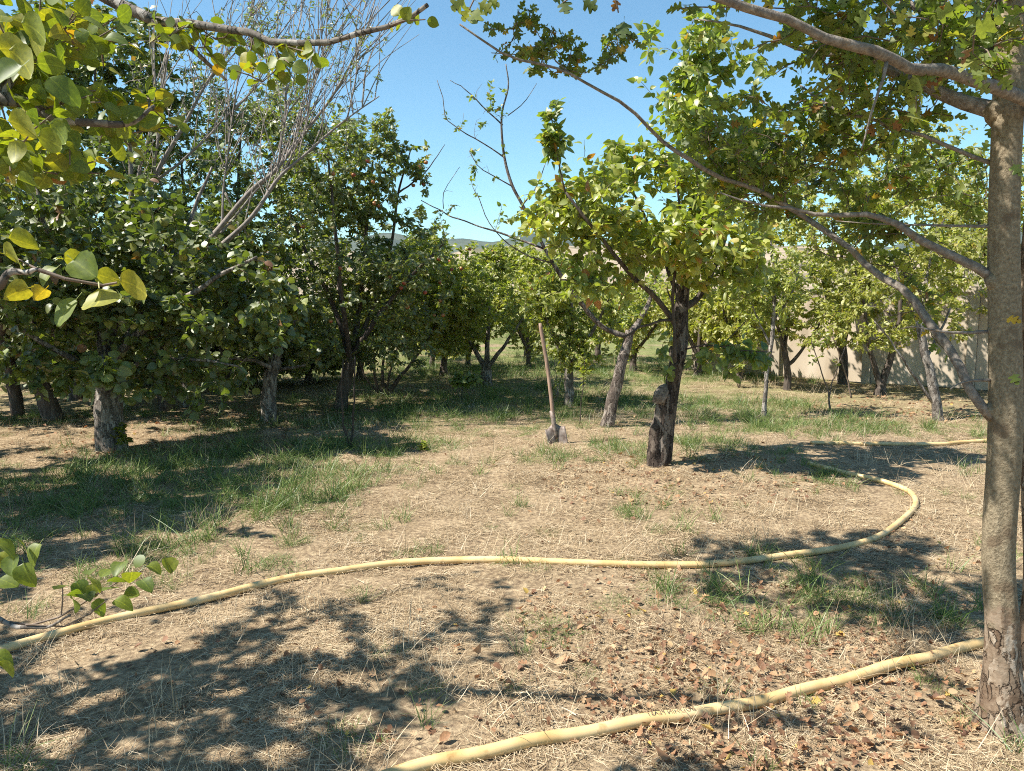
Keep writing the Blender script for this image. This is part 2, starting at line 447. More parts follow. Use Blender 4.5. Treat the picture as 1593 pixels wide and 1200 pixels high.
FINE = {
    'round': [leaf_shape([.18, .26, .42, .62, .8, .92, 1.], [0, .24, .37, .39, .28, .12, 0], f, c, t, 1) for f, c, t in ((.15, .15, .2), (.35, .4, -.2), (.05, .25, .3), (.3, .05, -.3), (.2, .5, 0))],
    'ovate': [leaf_shape([.2, .28, .42, .6, .8, .92, 1.], [0, .2, .30, .28, .16, .07, 0], f, c, t, 1) for f, c, t in ((.2, .2, .2), (.4, .45, -.2), (.1, .3, .3), (.5, .1, -.3), (.3, .6, 0))],
    'lobed': [lobed_shape(f, c, t) for f, c, t in ((.15, .2, .2), (.4, .4, -.2), (.1, .35, .4), (.5, .1, -.3), (.3, .5, 0))],
}
COARSE = {
    'round': [leaf_shape([.12, .35, .75, 1.], [0, .34, .34, 0], f, c, t) for f, c, t in ((.2, .2, .2), (.4, .4, -.2), (.1, .5, 0))],
    'ovate': [leaf_shape([.1, .5, 1.], [0, .3, 0], f, c, t) for f, c, t in ((.2, .2, .2), (.45, .45, -.2), (.2, .6, 0))],
    'lobed': [lobed_shape(f, c, t) for f, c, t in ((.15, .2, .2), (.4, .4, -.2), (.3, .5, 0))],
}
COARSE['narrow'] = [leaf_shape([.05, .5, 1.], [0, .22, 0], f, c, t) for f, c, t in ((.2, .2, .2), (.45, .45, -.2), (.2, .6, 0))]
FINE['narrow'] = FINE['ovate']

def single_shape(prof, fold, curl, twist, seed):
    r = np.random.default_rng(seed)
    n = 12
    V, F, mid = [], [], []
    for k in range(n + 1):
        t = k / n
        y = .2 + .8 * t
        w = prof(t) * (1 + .02 * r.normal())
        for c in (-1, -.55, 0, .55, 1):
            x = c * w * (1 + .025 * r.normal() * (abs(c) == 1))
            wave = .03 * math.sin(y * 17 + seed * 3 + c * 2) * abs(c) ** 2 * .35
            V.append((x, y, -curl * t * t + fold * abs(x) + twist * x * y + wave)); mid.append(1.0 if c == 0 else 0.0)
    for k in range(n):
        for c in range(4):
            a = k * 5 + c
            F.append((a, a + 1, a + 6, a + 5))
    F = [t for q in F for t in ((q[0], q[1], q[2]), (q[0], q[2], q[3]))]
    k = len(V)
    V += [(-.014, 0, .03), (.014, 0, .03), (.008, .23, 0), (-.008, .23, 0)]; mid += [1.0] * 4
    F += [(k, k + 1, k + 2), (k, k + 2, k + 3)]
    return np.array(V, float), np.array(F), np.array(mid)
PROF = {'round': lambda t: .40 * max(0, math.sin(math.pi * t ** .82)) ** .62 * (1 - .12 * t), 'ovate': lambda t: .32 * max(0, math.sin(math.pi * t ** .75)) ** .75 * (1 - .2 * t)}
PROF['narrow'] = PROF['ovate']
SINGLE = {k: [single_shape(p, f, c, t, 3 + i) for i, (f, c, t) in enumerate(((.15, .15, .2), (.4, .4, -.2), (.05, .3, .35), (.5, .05, -.35), (.25, .55, .1)))] for k, p in PROF.items()}
LEAFMESH = {}
def leaf_mesh(shape, mat, i, v):
    key = (shape, mat, i, round(v * 9))
    if key not in LEAFMESH:
        V, F, mid = SINGLE[shape][i] if shape in SINGLE else (*FINE[shape][i], np.zeros(len(FINE[shape][i][0])))
        LEAFMESH[key] = mesh_np('leaf', V, F, True, {'v': np.full(len(V), round(v * 9) / 9.0), 'mid': mid}, [M[mat]])
    return LEAFMESH[key]

def unit(a):
    return a / (np.linalg.norm(a, axis=-1, keepdims=True) + 1e-9)

# ------------------------------------------------------------------ tree grower
class Tree:
    def __init__(self, name, label, base, cat='tree', group=None, bark='bark_grey', twigmat='twig', seed=1):
        self.base = np.asarray(base, float)
        self.root = empty(name, base, label, cat, group)
        self.rng = np.random.default_rng(seed)
        self.seed = seed
        self.zmin = .12 if cat == 'tree' else .015
        self.bark, self.twigmat = M[bark], M[twigmat]
        self.npos, self.ntan, self.nr = [], [], []          # attachable nodes
        self.e0, self.e1, self.er0, self.er1 = [], [], [], []  # twig edges
        self.L = dict(p=[], a=[], n=[], s=[], v=[])

    def limb(self, pts, r0, r1, name='branch', sides=8, n=None, rough=.2, attach=.3, mat=None, flare=0, world=False, label=None, rfreq=38, lump=.22):
        q = [np.asarray(p, float) if world else P(*p) for p in pts]
        ln = sum(np.linalg.norm(b - a) for a, b in zip(q[:-1], q[1:]))
        n = n or max(6, int(ln / .07))
        path = catmull(q, n)
        t = np.linspace(0, 1, n)
        if n > 8:
            w = np.sin(t * np.pi)[:, None] * .012
            path = path + np.stack([np.sin(t * 19 + self.seed), np.cos(t * 23 + self.seed * 2), np.sin(t * 27)], -1) * w * min(.45, ln)
        r = r0 + (r1 - r0) * t ** .8
        if flare:
            r = r * (1 + flare * np.exp(-t * ln / .16))
        V, fs = tube(path - self.base, r, sides, rough, rfreq, True, self.seed + len(self.npos), lump)
        o = obj(name, mesh_np(name, V, fs, True, None, [mat or self.bark]), self.root)
        if label: o['label'] = label
        T = frames(path)[0]
        k0 = int(attach * n)
        for k in range(k0, n):
            self.npos.append(path[k]); self.ntan.append(T[k]); self.nr.append(r[k])
        return o

    def twig(self, pts, r0, r1, leaves=None, world=False):
        q = [np.asarray(p, float) if world else P(*p) for p in pts]
        ln = sum(np.linalg.norm(b - a) for a, b in zip(q[:-1], q[1:]))
        n = max(4, int(ln / .05))
        path = catmull(q, n)
        self._chain(path, np.linspace(r0, r1, n))
        return path

    def _chain(self, path, r, attach=True):
        for k in range(len(path) - 1):
            self.e0.append(path[k]); self.e1.append(path[k + 1]); self.er0.append(r[k]); self.er1.append(r[k + 1])
        if attach:
            T = frames(path)[0]
            for k in range(1, len(path)):
                self.npos.append(path[k]); self.ntan.append(T[k]); self.nr.append(r[k])

    def fill(self, blobs, n, leaf=.07, spacing=.035, tip=.0022, run=.3, clump=.0, cfreq=1.6, jit=.25, lean=.5, up=.1, vlo=0., vhi=.9, droop=.5, kmin=8, minlen=.0, maxlen=1.3, bare=0., straight=None, flat=.6, leafvar=.25, dead=.03):
        """blobs: (px, py, rx, ry, d, rd) ellipsoids in photo pixels at distance d (rd metres deep), or ('w', centre, radii)"""
        rng = self.rng
        bl = []
        for b in blobs:
            if b[0] == 'w': bl.append((np.array(b[1], float), np.array(b[2], float)))
            else:
                px, py, rx, ry, d, rd = b
                bl.append((P(px, py, d), np.array([rx * d / FPX, rd, ry * d / FPX])))
        vol = np.array([np.prod(r) for _, r in bl]) ** .8
        vol /= vol.sum()
        ends = []
        tries = 0
        while len(ends) < n and tries < n * 30:
            tries += 1
            c, r = bl[rng.choice(len(bl), p=vol)]
            u = rng.normal(size=3); u /= np.linalg.norm(u)
            rad = rng.random() ** (1 / 2.4)
            rad *= 1 + .3 * mnoise.noise(Vector(u * 1.7 + self.seed))
            e = c + u * r * rad
            if e[2] < self.base[2] + self.zmin: continue
            if clump and mnoise.noise(Vector(e * cfreq + self.seed * 3.7)) < clump - 1: continue
            ends.append(e)
        ends = np.array(ends)
        pos = np.array(self.npos); tan = np.array(self.ntan)
        # nearest first
        d0 = np.min(np.linalg.norm(ends[:, None, :] - pos[None, ::3, :], axis=2), axis=1)
        order = np.argsort(d0 + rng.random(len(d0)) * .15)
        cap = len(pos) + n * 14
        PA = np.zeros((cap, 3)); TA = np.zeros((cap, 3)); RA = np.zeros(cap); k = len(pos)
        PA[:k] = pos; TA[:k] = tan; RA[:k] = self.nr
        for e in ends[order]:
            dv = e - PA[:k]
            dist = np.linalg.norm(dv, axis=1)
            cost = dist * (1.25 - .35 * np.einsum('ij,ij->i', dv, TA[:k]) / (dist + 1e-6)) + (rng.random(k) * .12) * dist
            cost[dist < .06] += .3
            j = int(np.argmin(cost))
            p0, ln = PA[j], dist[j]
            if ln > maxlen or ln < minlen: continue
            ctrl = p0 + (TA[j] * lean * .5 + unit(dv[j]) * .25 + np.array([0, 0, up])) * ln + rng.normal(size=3) * jit * .2 * ln
            m = int(np.clip(ln / .07, 3, 9))
            t = np.linspace(0, 1, m)[:, None]
            path = (1 - t) ** 2 * p0 + 2 * t * (1 - t) * ctrl + t * t * e
            path[1:-1] += rng.normal(size=(m - 2, 3)) * .012 * min(1, ln / .3)
            r0 = min(RA[j] * .75, tip * (1.2 + 2.2 * ln))
            rr = np.linspace(max(r0, tip), tip * .7, m)
            self._chain(path, rr, attach=False)
            T = frames(path)[0]
            k2 = k + m - 1
            if k2 < cap:
                PA[k:k2] = path[1:]; TA[k:k2] = T[1:]; RA[k:k2] = rr[1:]; k = k2
            if rng.random() < bare: continue
            # leaves on the last stretch
            use = min(ln, run * rng.uniform(.7, 1.2))
            nl = max(kmin, int(use / spacing))
            use = max(use, min(ln, .12))
            for q in range(nl):
                s = 1 - (q + rng.random() * .5) / nl * use / max(ln, 1e-6)
                s = min(max(s, 0), 1)
                f = s * (m - 1); i = min(int(f), m - 2); w = f - i
                p = path[i] * (1 - w) + path[i + 1] * w
                td = T[i]
                az = q * 2.4 + rng.random()
                a0 = np.array([math.cos(az), math.sin(az), 0.15])
                ax = td * .55 + a0 * .8 + rng.normal(size=3) * .3
                ax[2] -= droop * rng.random()
                ax /= np.linalg.norm(ax)
                nn = np.array([0, 0, flat]) + rng.normal(size=3) * .55 + a0 * .25
                nn -= ax * np.dot(nn, ax)
                nn /= np.linalg.norm(nn) + 1e-9
                self.L['p'].append(p); self.L['a'].append(ax); self.L['n'].append(nn)
                self.L['s'].append(leaf * rng.uniform(1 - leafvar, 1 + leafvar))
                vv = vlo + (vhi - vlo) * rng.beta(2, 2)
                if rng.random() < dead: vv = rng.uniform(.92, 1)
                self.L['v'].append(vv)
        self.npos, self.ntan, self.nr = list(PA[:k]), list(TA[:k]), list(RA[:k])

    def leaf_at(self, px, py, d, size, direction, normal, v, lead=True):
        """one leaf whose middle shows at that place"""
        size = size * .88
        a = unit(np.array(direction, float)); n = np.array(normal, float); n -= a * n.dot(a); n = unit(n)
        self.L['p'].append(P(px, py, d) - a * size * .6); self.L['a'].append(a); self.L['n'].append(n)
        self.L['s'].append(size); self.L['v'].append(v)

    def twigs_mesh(self, sides=4):
        if not self.e0: return
        a = np.array(self.e0) - self.base; b = np.array(self.e1) - self.base
        r0 = np.array(self.er0); r1 = np.array(self.er1)
        d = unit(b - a)
        ref = np.where(np.abs(d[:, 2:3]) < .9, np.array([[0, 0, 1.0]]), np.array([[1.0, 0, 0]]))
        u = unit(np.cross(d, ref)); w = np.cross(d, u)
        ang = np.arange(sides) * 2 * np.pi / sides
        ring = np.cos(ang)[None, :, None] * u[:, None, :] + np.sin(ang)[None, :, None] * w[:, None, :]
        V = np.concatenate([a[:, None, :] + ring * r0[:, None, None], b[:, None, :] + ring * r1[:, None, None]], 1)
        n = len(a)
        j = np.arange(sides); j2 = (j + 1) % sides
        F = np.stack([j, j2, j2 + sides, j + sides], -1)[None] + (np.arange(n) * 2 * sides)[:, None, None]
        o = obj('twigs', mesh_np('twigs', V.reshape(-1, 3), F.reshape(-1, 4), True, None, [self.twigmat]), self.root, 'stuff')

    def leaves_mesh(self, shape, mat, singles=0, fine=False):
        L = {k: np.array(v) for k, v in self.L.items()}
        n = len(L['p'])
        if not n: return
        side = np.cross(L['a'], L['n'])
        pick = np.zeros(n, bool)
        if singles:
            px, py, z = project(L['p'] + L['a'] * L['s'][:, None] * .5)
            sc = np.where((z > .2) & (px > -10) & (px < W + 10) & (py > -10) & (py < HPX), L['s'] / np.maximum(z, .2), 0)
            # one leaf per small cell of the picture first, so that leaves hidden behind nearer ones are passed over
            order = np.argsort(z)
            seen, front = set(), []
            for i in order:
                if sc[i] <= 0: continue
                cell = (int(px[i] / 9), int(py[i] / 9))
                if cell in seen: continue
                seen.add(cell); front.append(i)
            front = sorted(front, key=lambda i: -sc[i])[:singles]
            pick[front] = True
            for i in front:
                v = float(L['v'][i])
                o = bpy.data.objects.new('leaf', leaf_mesh(shape, mat, i % 5, v))
                s = L['s'][i]
                mtx = Matrix.Identity(4)
                for r in range(3):
                    mtx[r][0] = side[i][r] * s; mtx[r][1] = L['a'][i][r] * s; mtx[r][2] = L['n'][i][r] * s
                    mtx[r][3] = L['p'][i][r] - self.base[r]
                o.parent = self.root
                o.matrix_local = mtx
                COL.objects.link(o)
        rest = np.where(~pick)[0]
        if len(rest):
            Vs, Fs, vs, off = [], [], [], 0
            tm = (FINE if fine else COARSE)[shape]
            grp = rest % len(tm)
            for g, (tv, tf) in enumerate(tm):
                ii = rest[grp == g]
                if not len(ii): continue
                V = (tv[None, :, 0:1] * side[ii][:, None, :] + tv[None, :, 1:2] * L['a'][ii][:, None, :] + tv[None, :, 2:3] * L['n'][ii][:, None, :]) * L['s'][ii][:, None, None] + (L['p'][ii] - self.base)[:, None, :]
                F = tf[None] + (np.arange(len(ii)) * len(tv))[:, None, None] + off
                Vs.append(V.reshape(-1, 3)); Fs.append(F.reshape(-1, 3)); vs.append(np.repeat(L['v'][ii], len(tv)))
                off += len(ii) * len(tv)
            obj('crown', mesh_np('crown', np.vstack(Vs), np.vstack(Fs), True, {'v': np.concatenate(vs)}, [M[mat]]), self.root, 'stuff')
        return n

    def fruit(self, mesh, name, spots):
        for p in spots:
            o = obj(name, mesh, self.root)
            o.location = [float(c) for c in (np.asarray(p) - self.base)]
            o.rotation_euler = (self.rng.uniform(-.4, .4), self.rng.uniform(-.4, .4), self.rng.uniform(0, 6))

TRI = {}
def done(t, shape, mat, singles=0, fine=False, sides=4):
    t.twigs_mesh(sides)
    TRI[t.root.name] = t.leaves_mesh(shape, mat, singles, fine)

# ------------------------------------------------------------------ ground, hill
def axis(parts):
    out = []
    for a, b, s in parts: out += list(np.arange(a, b, s))
    return np.array(out + [parts[-1][1]])
gx = axis([(-900, -60, 60), (-60, -16, 4), (-16, -5, .5), (-5, 5, .12), (5, 16, .5), (16, 60, 4), (60, 900, 60)])
gy = axis([(-40, -4, 4), (-4, 1.2, .5), (1.2, 8, .1), (8, 16, .3), (16, 40, 2), (40, 100, 6)])
X, Y = np.meshgrid(gx, gy)
Z = height(X, Y) + RNG.normal(size=X.shape) * .004 * ((np.abs(X) < 5) & (Y < 10))
nx, ny = len(gx), len(gy)
i, j = np.meshgrid(np.arange(ny - 1), np.arange(nx - 1), indexing='ij')
GF = np.stack([i * nx + j, i * nx + j + 1, (i + 1) * nx + j + 1, (i + 1) * nx + j], -1).reshape(-1, 4)

def mat_ground():
    m, nt, out = nodes('dry orchard ground')
    L = nt.links.new
    tc = nt.nodes.new('ShaderNodeTexCoord')
    def nz(scale, detail=6):
        n = nt.nodes.new('ShaderNodeTexNoise'); n.inputs['Scale'].default_value = scale; n.inputs['Detail'].default_value = detail; n.inputs['Roughness'].default_value = .65
        L(tc.outputs['Object'], n.inputs['Vector']); return n.outputs['Fac']
    fine = nz(38); big = nz(.9, 4); mid = nz(5)
    straw = ramp(nt, fine, [(.3, (.12, .083, .058)), (.5, (.29, .214, .134)), (.68, (.46, .355, .225))])
    green = ramp(nt, fine, [(.3, (.06, .085, .03)), (.5, (.16, .19, .065)), (.7, (.3, .31, .13))])
    f = ramp(nt, big, [(.36, (0, 0, 0)), (.5, (.85, .85, .85))])
    sep = nt.nodes.new('ShaderNodeSeparateXYZ'); L(tc.outputs['Object'], sep.inputs[0])
    mr = nt.nodes.new('ShaderNodeMapRange'); mr.inputs[1].default_value = 8; mr.inputs[2].default_value = 15
    L(sep.outputs['Y'], mr.inputs[0])
    mu = nt.nodes.new('ShaderNodeMath'); mu.operation = 'MULTIPLY'; L(f, mu.inputs[0]); L(mr.outputs[0], mu.inputs[1])
    mx = nt.nodes.new('ShaderNodeMix'); mx.data_type = 'RGBA'; L(mu.outputs[0], mx.inputs[0]); L(straw, mx.inputs[6]); L(green, mx.inputs[7])
    sh = ramp(nt, mid, [(.35, (.8, .78, .76)), (.65, (1.1, 1.1, 1.1))])
    m2 = nt.nodes.new('ShaderNodeMix'); m2.data_type = 'RGBA'; m2.blend_type = 'MULTIPLY'; m2.inputs[0].default_value = 1
    L(mx.outputs[2], m2.inputs[6]); L(sh, m2.inputs[7])
    b = nt.nodes.new('ShaderNodeBump'); b.inputs['Strength'].default_value = .8; b.inputs['Distance'].default_value = .02
    L(fine, b.inputs['Height'])
    d = nt.nodes.new('ShaderNodeBsdfDiffuse'); L(m2.outputs[2], d.inputs[0]); L(b.outputs[0], d.inputs['Normal'])
    L(d.outputs[0], out.inputs[0])
    return m
ground = obj('ground', mesh_np('ground', np.stack([X, Y, Z], -1).reshape(-1, 3), GF, True, None, [mat_ground()]), None, 'structure')

def hill_mesh(name, xs, ys, fz, mat):
    X, Y = np.meshgrid(xs, ys); Z = fz(X, Y)
    nx, ny = len(xs), len(ys)
    i, j = np.meshgrid(np.arange(ny - 1), np.arange(nx - 1), indexing='ij')
    F = np.stack([i * nx + j, i * nx + j + 1, (i + 1) * nx + j + 1, (i + 1) * nx + j], -1).reshape(-1, 4)
    return obj(name, mesh_np(name, np.stack([X, Y, Z], -1).reshape(-1, 3), F, True, None, [mat]), None, 'structure')
def hz(x, y):
    s = np.clip((y - 70) / 110, 0, 1); s = s * s * (3 - 2 * s)
    return -.4 + s * (11.2 + .9 * np.sin(x * .05) + .6 * np.sin(x * .13 + 1)) + .5 * np.sin(x * .21 + y * .17) * s + .3 * np.sin(x * .5 - y * .3) * s - np.clip((y - 185) / 60, 0, 3) * 5
M['hill'] = mat_noise('dry hillside', [(.35, (.13, .12, .07)), (.47, (.3, .235, .165)), (.7, (.4, .315, .23))], .22, .95, .6, dist=.3, spec=.1)
hill_mesh('hill', np.arange(-160, 241, 2.5), np.arange(62, 262, 2.5), hz, M['hill'])
def fz(x, y):
    s = np.clip((y - 800) / 420, 0, 1); s = s * s * (3 - 2 * s)
    return -3 + s * (78 + 13 * np.sin(x * .0075 + 2.2) + 8 * np.sin(x * .02) + 4 * np.sin(x * .06)) - np.clip((y - 1250) / 300, 0, 2) * 40
M['far_hill'] = mat_noise('wooded far hills', [(.4, (.045, .06, .042)), (.6, (.085, .1, .065))], .02, .95, .5, dist=6, spec=.1)
hill_mesh('far_hills', np.arange(-1500, 1501, 15.0), np.arange(700, 1500, 15.0), fz, M['far_hill'])

# ------------------------------------------------------------------ air
hm = bpy.data.materials.new('haze'); hm.use_nodes = True
hm.node_tree.nodes.clear()
ho = hm.node_tree.nodes.new('ShaderNodeOutputMaterial'); hv = hm.node_tree.nodes.new('ShaderNodeVolumePrincipled')
hv.inputs['Color'].default_value = (.8, .88, 1, 1); hv.inputs['Density'].default_value = .00013; hv.inputs['Anisotropy'].default_value = .2
hm.node_tree.links.new(hv.outputs[0], ho.inputs['Volume'])
HV = np.array([(x, y, z) for x in (-1600, 1600) for y in (-60, 1600) for z in (-8, 122)], float)
obj('haze', mesh_np('haze', HV, np.array([(0, 1, 3, 2), (4, 6, 7, 5), (0, 4, 5, 1), (2, 3, 7, 6), (0, 2, 6, 4), (1, 5, 7, 3)]), False, None, [hm]), None, 'stuff')

# ------------------------------------------------------------------ concrete wall at the back right
M['concrete'] = mat_noise('beige concrete', [(.3, (.26, .2, .145)), (.48, (.46, .375, .28)), (.72, (.58, .49, .385))], 2.6, .9, .5, dist=.012, spec=.15, stretch=(1, 1, .35), detail=10)
M['post'] = mat_noise('grey concrete post', [(.3, (.36, .3, .23)), (.7, (.5, .43, .33))], 5, .9, .25, dist=.01, spec=.15)
def box(cx, cy, cz, sx, sy, sz, bev=0.0):
    V = np.array([(x, y, z) for x in (-.5, .5) for y in (-.5, .5) for z in (-.5, .5)]) * (sx, sy, sz) + (cx, cy, cz)
    F = np.array([(0, 1, 3, 2), (4, 6, 7, 5), (0, 4, 5, 1), (2, 3, 7, 6), (0, 2, 6, 4), (1, 5, 7, 3)])
    return V, [F]
w0 = np.array([3.52, 14.66, 0]); w1 = np.array([8.39, 11.16, 0])
wl = empty('concrete_wall', (w0[0], w0[1], 0), 'pale beige concrete panel wall running behind the right hand trees', 'wall')
ang = math.atan2(w1[1] - w0[1], w1[0] - w0[0])
wl.rotation_euler = (0, 0, ang)
WL = np.linalg.norm(w1 - w0); npan = 4; pw = WL / npan
Vp, Fp = box(pw / 2, 0, .75, pw - .14, .06, 1.5)
pm = mesh_np('wall_panel', Vp, Fp, False, None, [M['concrete']])
pc = mesh_np('wall_coping', *box(pw / 2, 0, 1.525, pw - .14, .11, .05), False, None, [M['post']])
pp = mesh_np('wall_post', *box(0, -.03, .78, .13, .15, 1.62), False, None, [M['post']])
for a in range(npan + 1):
    o = obj('wall_post', pp, wl); o.location = (a * pw, 0, 0)
    if a < npan:
        o = obj('wall_panel', pm, wl); o.location = (a * pw, 0, 0)
        o = obj('wall_coping', pc, wl); o.location = (a * pw, 0, 0)

# ------------------------------------------------------------------ near left: apricot
t = Tree('apricot_tree', 'near apricot tree reaching yellow green leaves in from the left edge', (-2.75, 2.1, float(height(-2.75, 2.1))), bark='bark_grey', seed=3)
A0 = t.base
t.limb([A0 + (0, 0, -.05), A0 + (.03, .02, .6), A0 + (.0, .05, 1.2)], .085, .07, 'trunk', 12, flare=.5, world=True, attach=.9)
F0 = A0 + (.0, .05, 1.18)
t.limb([F0, F0 + (.15, .12, .6), P(60, -60, 2.25), P(150, -12, 2.25), P(240, 33, 2.22)], .035, .014, world=True)
t.limb([P(240, 33, 2.22), P(330, 41, 2.18), P(400, 56, 2.15), P(460, 70, 2.12), P(540, 58, 2.08), P(615, 38, 2.05), P(665, 8, 2.0)], .0125, .005, world=True, attach=0)
t.limb([P(248, 35, 2.22), P(300, 78, 2.3), P(330, 105, 2.35), P(352, 125, 2.38)], .009, .004, world=True, attach=.3)
t.limb([F0, F0 + (.35, -.2, .5), P(-60, 130, 1.75), P(0, 150, 1.7), P(55, 170, 1.7), P(120, 192, 1.72), P(200, 190, 1.76), P(240, 165, 1.8)], .028, .004, world=True)
t.limb([F0, F0 + (.55, -.5, .3), P(-160, 470, 1.25), P(-20, 445, 1.1), P(30, 424, 1.08), P(60, 420, 1.08)], .011, .003, world=True, attach=.75)
t.limb([A0 + (.02, .04, .75), A0 + (.5, -.15, .55), P(-140, 940, 1.75), P(0, 966, 1.72), P(60, 978, 1.7), P(110, 957, 1.7)], .011, .0025, world=True, attach=.75)
t.limb([F0, F0 + (-.3, .3, .8), F0 + (-.5, .5, 1.6)], .04, .012, world=True)
t.limb([F0, F0 + (-.5, .0, .6), F0 + (-1.1, .1, 1.3)], .04, .012, world=True)
t.limb([F0, F0 + (-.5, .5, .5), F0 + (-1.0, 1.0, 1.2)], .035, .012, world=True)
t.limb([F0, F0 + (.05, .6, .7), F0 + (.25, 1.1, 1.5)], .035, .01, world=True)
t.limb([F0, F0 + (-.2, -.5, .7), F0 + (.0, -.9, 1.4)], .035, .01, world=True)
t.limb([F0, F0 + (.25, .3, 1.0), F0 + (.5, .45, 1.7), F0 + (.62, .5, 2.3)], .03, .008, world=True)
# shade-giving crown, mostly beyond the left edge
t.fill([('w', A0 + (-.75, -.1, 2.75), (1.15, 1.3, .95))], 460, leaf=.062, spacing=.03, run=.3, clump=.95, kmin=9, vlo=.05, vhi=.85)
t.fill([('w', A0 + (.35, .55, 2.9), (.5, .8, .4))], 40, leaf=.055, spacing=.035, run=.28, vlo=.05, vhi=.9)
# tips that show at the top left
t.fill([(60, 60, 130, 90, 1.75, .35), (60, 220, 110, 70, 1.7, .3), (190, 190, 60, 40, 1.78, .2)], 75, leaf=.048, spacing=.04, run=.25, vlo=.0, vhi=.85, maxlen=.5, dead=.05, kmin=5, droop=.3, flat=.35)
t.fill([(330, 70, 90, 45, 2.2, .15), (430, 95, 80, 30, 2.12, .12), (620, 30, 60, 20, 2.05, .1), (215, 160, 40, 40, 1.8, .2)], 34, leaf=.043, spacing=.035, run=.16, vlo=.05, vhi=.9, maxlen=.35, kmin=4, droop=.3, flat=.35)
# the cluster that hangs closest
tw = t.twig([(60, 420, 1.08), (90, 432, 1.08), (130, 438, 1.09), (172, 446, 1.1), (182, 440, 1.1)], .003, .0016)
t.twig([(60, 420, 1.08), (30, 405, 1.1), (12, 395, 1.12)], .002, .0014)
for a in [(132, 418, 1.06, .062, (.75, -.2, -.5), (-.2, -.75, .75), .35), (158, 474, 1.06, .075, (.35, -.5, -.85), (-.3, .75, .5), .62),
          (100, 484, 1.09, .066, (-.5, -.3, -.6), (-.3, -.6, .75), .3), (74, 424, 1.1, .045, (-.3, -.6, -.35), (-.2, -.7, .7), .4),
          (212, 442, 1.1, .068, (1, .0, -.22), (.1, .75, .6), .75), (38, 378, 1.12, .06, (.95, .2, -.3), (.1, .8, .5), .7),
          (28, 396, 1.1, .062, (.9, -.1, -.05), (.1, .7, .6), .65), (170, 432, 1.15, .05, (.9, .3, -.25), (0, .7, .6), .7),
          (30, 452, 1.12, .048, (-.9, .2, -.2), (0, .8, .5), .8), (120, 402, 1.14, .05, (.9, .4, .05), (0, .7, .6), .7), (62, 458, 1.15, .04, (-.7, .2, -.5), (0, .5, .8), .85)]:
    t.leaf_at(*a)
for a in [(60, 45, 1.25, .07, (.9, .2, -.3), (.1, .8, .5), .6), (60, 70, 1.3, .065, (.7, -.2, -.6), (.2, .8, .5), .7), (25, 75, 1.28, .07, (.95, .2, .1), (0, .8, .5), .68),
          (100, 138, 1.22, .075, (.8, .1, -.6), (-.3, -.6, .8), .15), (10, 120, 1.05, .07, (-.75, -.2, -.6), (.4, -.6, .7), .12), (28, 235, 1.45, .055, (.1, .3, -.9), (0, .9, .3), .7),
          (80, 220, 1.35, .065, (.9, .1, -.35), (.1, .8, .5), .6), (40, 195, 1.3, .075, (.9, .2, -.2), (0, .8, .6), .72), (95, 205, 1.4, .06, (.7, .2, -.6), (.1, .7, .6), .5),
          (45, 285, 1.4, .06, (.9, -.1, -.3), (0, .6, .7), .4), (40, 95, 1.2, .07, (.7, .3, -.5), (.2, .9, .3), .66), (80, 100, 1.3, .06, (.85, .3, .05), (.1, .6, .7), .3)]:
    t.leaf_at(*a)
# the low twig at the left edge
pth = t.twig([(0, 966, 1.72), (60, 972, 1.72), (110, 950, 1.72), (150, 925, 1.72), (185, 905, 1.74)], .003, .0016)
t.twig([(40, 972, 1.7), (100, 975, 1.7), (140, 955, 1.7), (165, 935, 1.7)], .0022, .0014)
t.twig([(95, 958, 1.72), (98, 925, 1.72), (95, 905, 1.72)], .002, .0014)
t.twig([(-20, 900, 1.5), (10, 880, 1.48), (25, 860, 1.46)], .002, .0014)
rr = np.random.default_rng(5)
for x, y in [(125, 915), (150, 905), (135, 930), (110, 920), (165, 890), (185, 880), (205, 893), (205, 925), (190, 935), (170, 915), (155, 945), (180, 900), (140, 890), (225, 905), (95, 912), (240, 882), (215, 872), (262, 880), (120, 935), (145, 918)]:
    t.leaf_at(x, y, 1.72 + rr.uniform(-.08, .08), rr.uniform(.045, .062), (rr.uniform(-.3, 1), rr.uniform(-.5, .5), rr.uniform(-.4, .1)), (rr.uniform(-.3, .3), rr.uniform(-.6, .4), .8), rr.uniform(.1, .6))
for x, y in [(10, 850), (40, 848), (20, 880), (50, 858), (12, 905), (40, 895), (5, 870), (8, 1042), (2, 1020)]:
    t.leaf_at(x, y, 1.48 + rr.uniform(-.05, .05), rr.uniform(.055, .07), (rr.uniform(-.2, 1), rr.uniform(-.4, .4), rr.uniform(-.6, 0)), (rr.uniform(-.3, .3), rr.uniform(-.5, .5), .8), rr.uniform(.1, .6))
done(t, 'round', 'apricot', 300, True)

